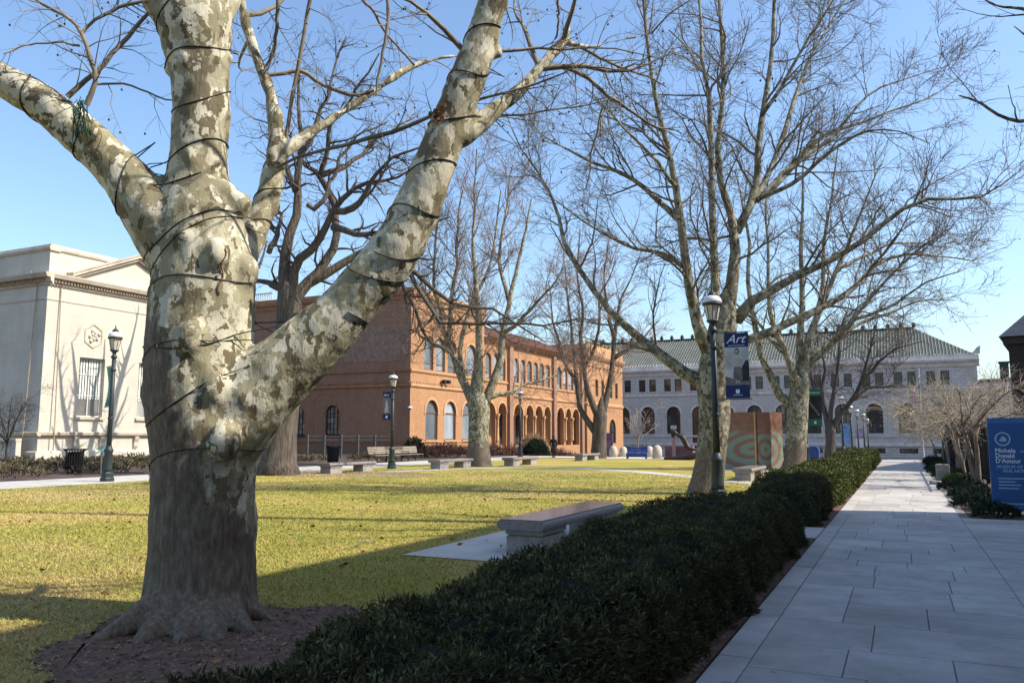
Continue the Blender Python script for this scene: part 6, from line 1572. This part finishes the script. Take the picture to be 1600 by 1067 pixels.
for i, (w_, py) in enumerate(((.60, 747), (.30, 752), (.40, 757), (.36, 762))): MB().box(sxp(1556), sxp(1556) + w_, -.0545, -.052, sy_(py) - .012, sy_(py) + .012).build('small_print', 'grey_print', sg)
MB().box(sxp(1559), sxp(1559) + .07, -.0545, -.052, sy_(786) - .03, sy_(786) + .04).build('emblem', 'white_print', sg)
MB().box(sxp(1566), sxp(1566) + .55, -.0545, -.052, sy_(786) - .008, sy_(786) + .018).build('small_print', 'grey_print', sg)

# ---------------------------------------------------------------- swirl panel
t = empty('painted_panel', (-6.45, 40.6, 0)); tag(t, 'tall copper and verdigris panel painted with swirling rings on the lawn', 'sculpture')
hp2 = 2.78
o = MB().box(0, 1.75, -.07, .07, 0, hp2).build('panel', 'swirl_a', t); o.location = (0, 0, .01); o.rotation_euler = (0, 0, R(180 - 12))
o = MB().box(0, 1.55, -.07, .07, 0, hp2 - .004).build('panel', 'swirl_b', t); o.location = (.07, 0.075, .01); o.rotation_euler = (0, 0, R(50))
MB().box(-.02, .055, -.09, -.02, .01, hp2 + .01).build('edge_strip', 'terracotta', t)

# ---------------------------------------------------------------- plaza pieces
def at_ground(px, py): p = G(px, py); return (p[0], p[1], tz(p[1]))
t = empty('notice_board', at_ground(952, 713)); tag(t, 'purple upright notice board near the far end of the brick museum', 'sign')
MB().box(-.33, .33, -.06, .06, .05, 1.95).build('board', 'sign_purple', t, False, .02); MB().box(-.25, .25, -.07, .07, -.05, .048).build('foot', 'iron_black', t)
MB().lathe([(.10, 0), (.10, .01)], (0, -.064, 1.6), 12, sy=.05).build('emblem', 'lilac', t)
for i in range(4): MB().box(-.2, .2 - .05 * (i % 2), -.064, -.0605, 1.25 - i * .14, 1.28 - i * .14).build('small_print', 'lilac', t)
def bollard(px, py, s, lab):
    t = empty('stone_bollard', at_ground(px, py)); tag(t, lab, 'bollard', 'domed stones on the plaza')
    MB().lathe([(.34 * s, -.05), (.34 * s, .45 * s), (.33 * s, .6 * s), (.28 * s, .76 * s), (.18 * s, .88 * s), (.06 * s, .93 * s)], k=18).build('stone', 'bollard_stone', t, True)
for q in ((958.5 + 0, 714, .95, 'domed pale stone bollard next to the purple notice board'), (974, 713, .95, 'domed pale stone bollard just left of the blue bench'), (1015, 714, .95, 'domed pale stone bollard just right of the blue bench'), (1027, 716, 1.05, 'tallest domed pale stone, left of the bronze sculpture')): bollard(*q)
t = empty('blue_bench', at_ground(995, 716.5), R(8)); tag(t, 'bright blue bench on the plaza between the domed stones', 'bench')
MB().box(-.75, .75, -.25, .25, .36, .42).build('seat', 'bench_blue', t); 
for i in range(3): MB().box(-.75, .75, .24, .28, .47 + i * .13, .57 + i * .13).build('back_slat', 'bench_blue', t)
MB().box(-.74, .74, -.26, -.22, .12, .355).build('apron', 'bench_blue', t)
for x_ in (-.68, .68):
    for y_ in (-.2, .24): MB().box(x_ - .04, x_ + .04, y_ - .035, y_ + .035, 0, .88 if y_ > 0 else .36).build('leg', 'bench_blue', t)
t = empty('bronze_sculpture', at_ground(1062, 718)); tag(t, 'dark bronze sculpture with lilac post and purple block on the plaza', 'sculpture')
MB().box(-1.1, .9, .2, .75, 0, .95).build('block', 'purple_stone', t, False, .03)
MB().lathe([(.14, 0), (.12, 1.5), (.15, 1.55)], (-.35, -.2, 0), 10).build('post', 'lilac', t)
mb = MB(); q, rr_ = spline([(-.38, -.2, 1.55), (-.36, -.2, 1.95), (-.1, -.2, 1.75), (.3, -.15, 1.5), (.45, -.1, 1.2), (.7, -.2, .85), (1.3, -.1, .65)], [.12, .17, .12, .2, .22, .14, .06], 24); mb.tube(q, rr_, 8)
mb.build('figure', 'bronze', t, True)
mb = MB(); q, rr_ = spline([(-.9, -.8, .06), (.2, -.9, .12), (1.2, -.8, .28), (2.0, -.5, .7), (2.4, -.3, 1.1), (2.9, -.2, 1.25)], [.10, .16, .22, .2, .24, .1], 24); mb.tube(q, rr_, 8); mb.build('scroll', 'bronze', t, True)
t = empty('blue_box', at_ground(1272, 722)); tag(t, 'rounded blue street box behind the hedge near the dark tree', 'box')
MB().prism([(-.32, 0, .12), (.32, 0, .12), (.32, 0, .75), (.26, 0, .92), (.12, 0, 1.0), (-.12, 0, 1.0), (-.26, 0, .92), (-.32, 0, .75)], (0, .55, 0)).build('body', 'bench_blue', t, False, .02)
for x_ in (-.26, .26): MB().box(x_ - .03, x_ + .03, .05, .5, -.02, .118).build('leg', 'iron_black', t)
# flag
pf = atY(1443, 700, 112); pf[2] = tz(112); t = empty('flag_pole', tuple(pf)); tag(t, 'thin white flag pole before the library', 'flag pole')
ftz = atY(1443, 578, 112)[2]; MB().lathe([(.07, 0), (.04, ftz - pf[2])], k=8).build('pole', 'lamp_white', t); MB().lathe([(.02, 0), (.09, .08), (.02, .17)], (0, 0, ftz - pf[2] - .01), 8).build('ball', 'lamp_white', t)
f_ = empty('flag', (pf[0], pf[1], 0)); tag(f_, 'limp red and white striped flag on the pole before the library', 'flag')
z1 = atY(1441, 600, 112)[2]
for i in range(9):
    x0 = -.06 - .10 * i; mb = MB()
    mb.prism([(x0, .04 * math.sin(i * 1.9), z1 - .1 * i * .6), (x0 - .10, .04 * math.sin((i + 1) * 1.9), z1 - .1 * (i + 1) * .6), (x0 - .10, .04 * math.sin((i + 1) * 1.9), z1 - 2.4 + .05 * i), (x0, .04 * math.sin(i * 1.9), z1 - 2.4 + .05 * i)], (0, .01, 0)); mb.build('stripe', ('flag_red', 'flag_white')[i % 2] if i > 0 else 'flag_blue', f_)
# security camera and flood lights on the brick wall
t = empty('security_camera', (-39.85, 61.55, 4.2)); tag(t, 'white security camera on the corner of the brick museum', 'camera')
MB().lathe([(.16, 0), (.2, .05), (.2, .16), (.05, .22)], (0, 0, -.1), 12).build('housing', 'lamp_white', t, True); MB().lathe([(.02, -.24), (.12, -.18), (.15, -.1)], (0, 0, 0), 12).build('lens', 'glass_dark', t, True)
MB().box(-.15, 0, -.04, .3, .05, .12).build('arm', 'iron_grey', t)
t = empty('flood_light', (-39.7, 67.6, 6.9)); tag(t, 'pair of dark flood lights on the brick wall between the window rows', 'flood light')
for y_ in (-.4, .4): MB().box(-.05, .25, y_ - .22, y_ + .22, -.2, .15).build('lamp_head', 'iron_black', t, False, .03)
MB().box(-.3, -.05, -.5, .5, -.05, .05).build('bracket', 'iron_black', t)

# ---------------------------------------------------------------- person on the far walk
pp = at_ground(865, 714.5); t = empty('person', pp, R(35)); tag(t, 'person in a long black coat walking on the far path', 'person')
def skin_body(verts, edges, radii, name, mat, parent, root_i=0):
    me = bpy.data.meshes.new(name); me.from_pydata(verts, edges, []); o = bpy.data.objects.new(name, me); col.objects.link(o)
    o.modifiers.new('k', 'SKIN'); 
    for i, r in enumerate(radii): me.skin_vertices[0].data[i].radius = (r, r) if not isinstance(r, tuple) else r
    me.skin_vertices[0].data[root_i].use_root = True
    sb = o.modifiers.new('s', 'SUBSURF'); sb.levels = 1; sb.render_levels = 1
    dg = bpy.context.evaluated_depsgraph_get(); m2 = bpy.data.meshes.new_from_object(o.evaluated_get(dg)); bpy.data.objects.remove(o)
    m2.materials.clear(); m2.materials.append(MATS[mat]); m2.polygons.foreach_set('use_smooth', np.ones(len(m2.polygons), bool))
    ob = bpy.data.objects.new(name, m2); col.objects.link(ob); ob.parent = parent; return ob
V = [(0, 0, .92), (0, 0, 1.15), (0, -.01, 1.36), (0, 0, 1.46), (0, .02, 1.54), (0, .02, 1.64)]; E = [(0, 1), (1, 2), (2, 3), (3, 4), (4, 5)]; Rd = [(.15, .11), (.13, .10), (.15, .10), .05, .085, .07]
for s in (-1, 1):
    n_ = len(V); V += [(s * .09, 0, .86), (s * .10, s * .10, .48), (s * .10, s * .16 - .06, .08), (s * .11, s * .16 + .08, .04)]; E += [(0, n_), (n_, n_ + 1), (n_ + 1, n_ + 2), (n_ + 2, n_ + 3)]; Rd += [.085, .058, .042, .035]
    n_ = len(V); V += [(s * .18, 0, 1.38), (s * .23, -s * .06, 1.12), (s * .24, -s * .02 + .08, .88), (s * .24, .1, .80)]; E += [(2, n_), (n_, n_ + 1), (n_ + 1, n_ + 2), (n_ + 2, n_ + 3)]; Rd += [.055, .045, .034, .026]
    hnd = n_ + 3
    for k, (dx, dy, dz) in enumerate(((.0, .035, -.05), (.0, .02, -.085), (.0, .005, -.09), (0, -.01, -.085), (0, -.022, -.07))):
        m_ = len(V); V.append((s * .24 + dx, .1 + dy * 1.4, .80 + dz)); E.append((hnd, m_)); Rd.append(.009)
skin_body(V, E, Rd, 'body', 'skin', t)
mb = MB(); mb.lathe([(.24, .36), (.22, .6), (.19, .92), (.16, 1.08), (.20, 1.3), (.185, 1.38), (.09, 1.45)], (0, 0, 0), 14, sy=.72)
for s in (-1, 1): mb.tube([(s * .17, 0, 1.37), (s * .235, -s * .06, 1.12), (s * .245, -s * .02 + .08, .86)], [.075, .062, .05], 8)
mb.build('coat', 'coat', t, True)
mb = MB()
for s in (-1, 1): mb.tube([(s * .095, s * .03, .8), (s * .10, s * .10, .46), (s * .10, s * .16 - .06, .10)], [.095, .07, .055], 8)
mb.build('trousers', 'coat', t, True)
MB().lathe([(.06, 1.46), (.10, 1.52), (.105, 1.62), (.08, 1.70), (.02, 1.73)], (0, -.015, 0), 12).build('hair', 'hair', t, True)
for s in (-1, 1): MB().box(s * .10 - .045, s * .10 + .045, s * .16 - .12, s * .16 + .13, 0, .08).build('shoe', 'iron_black', t, False, .02)
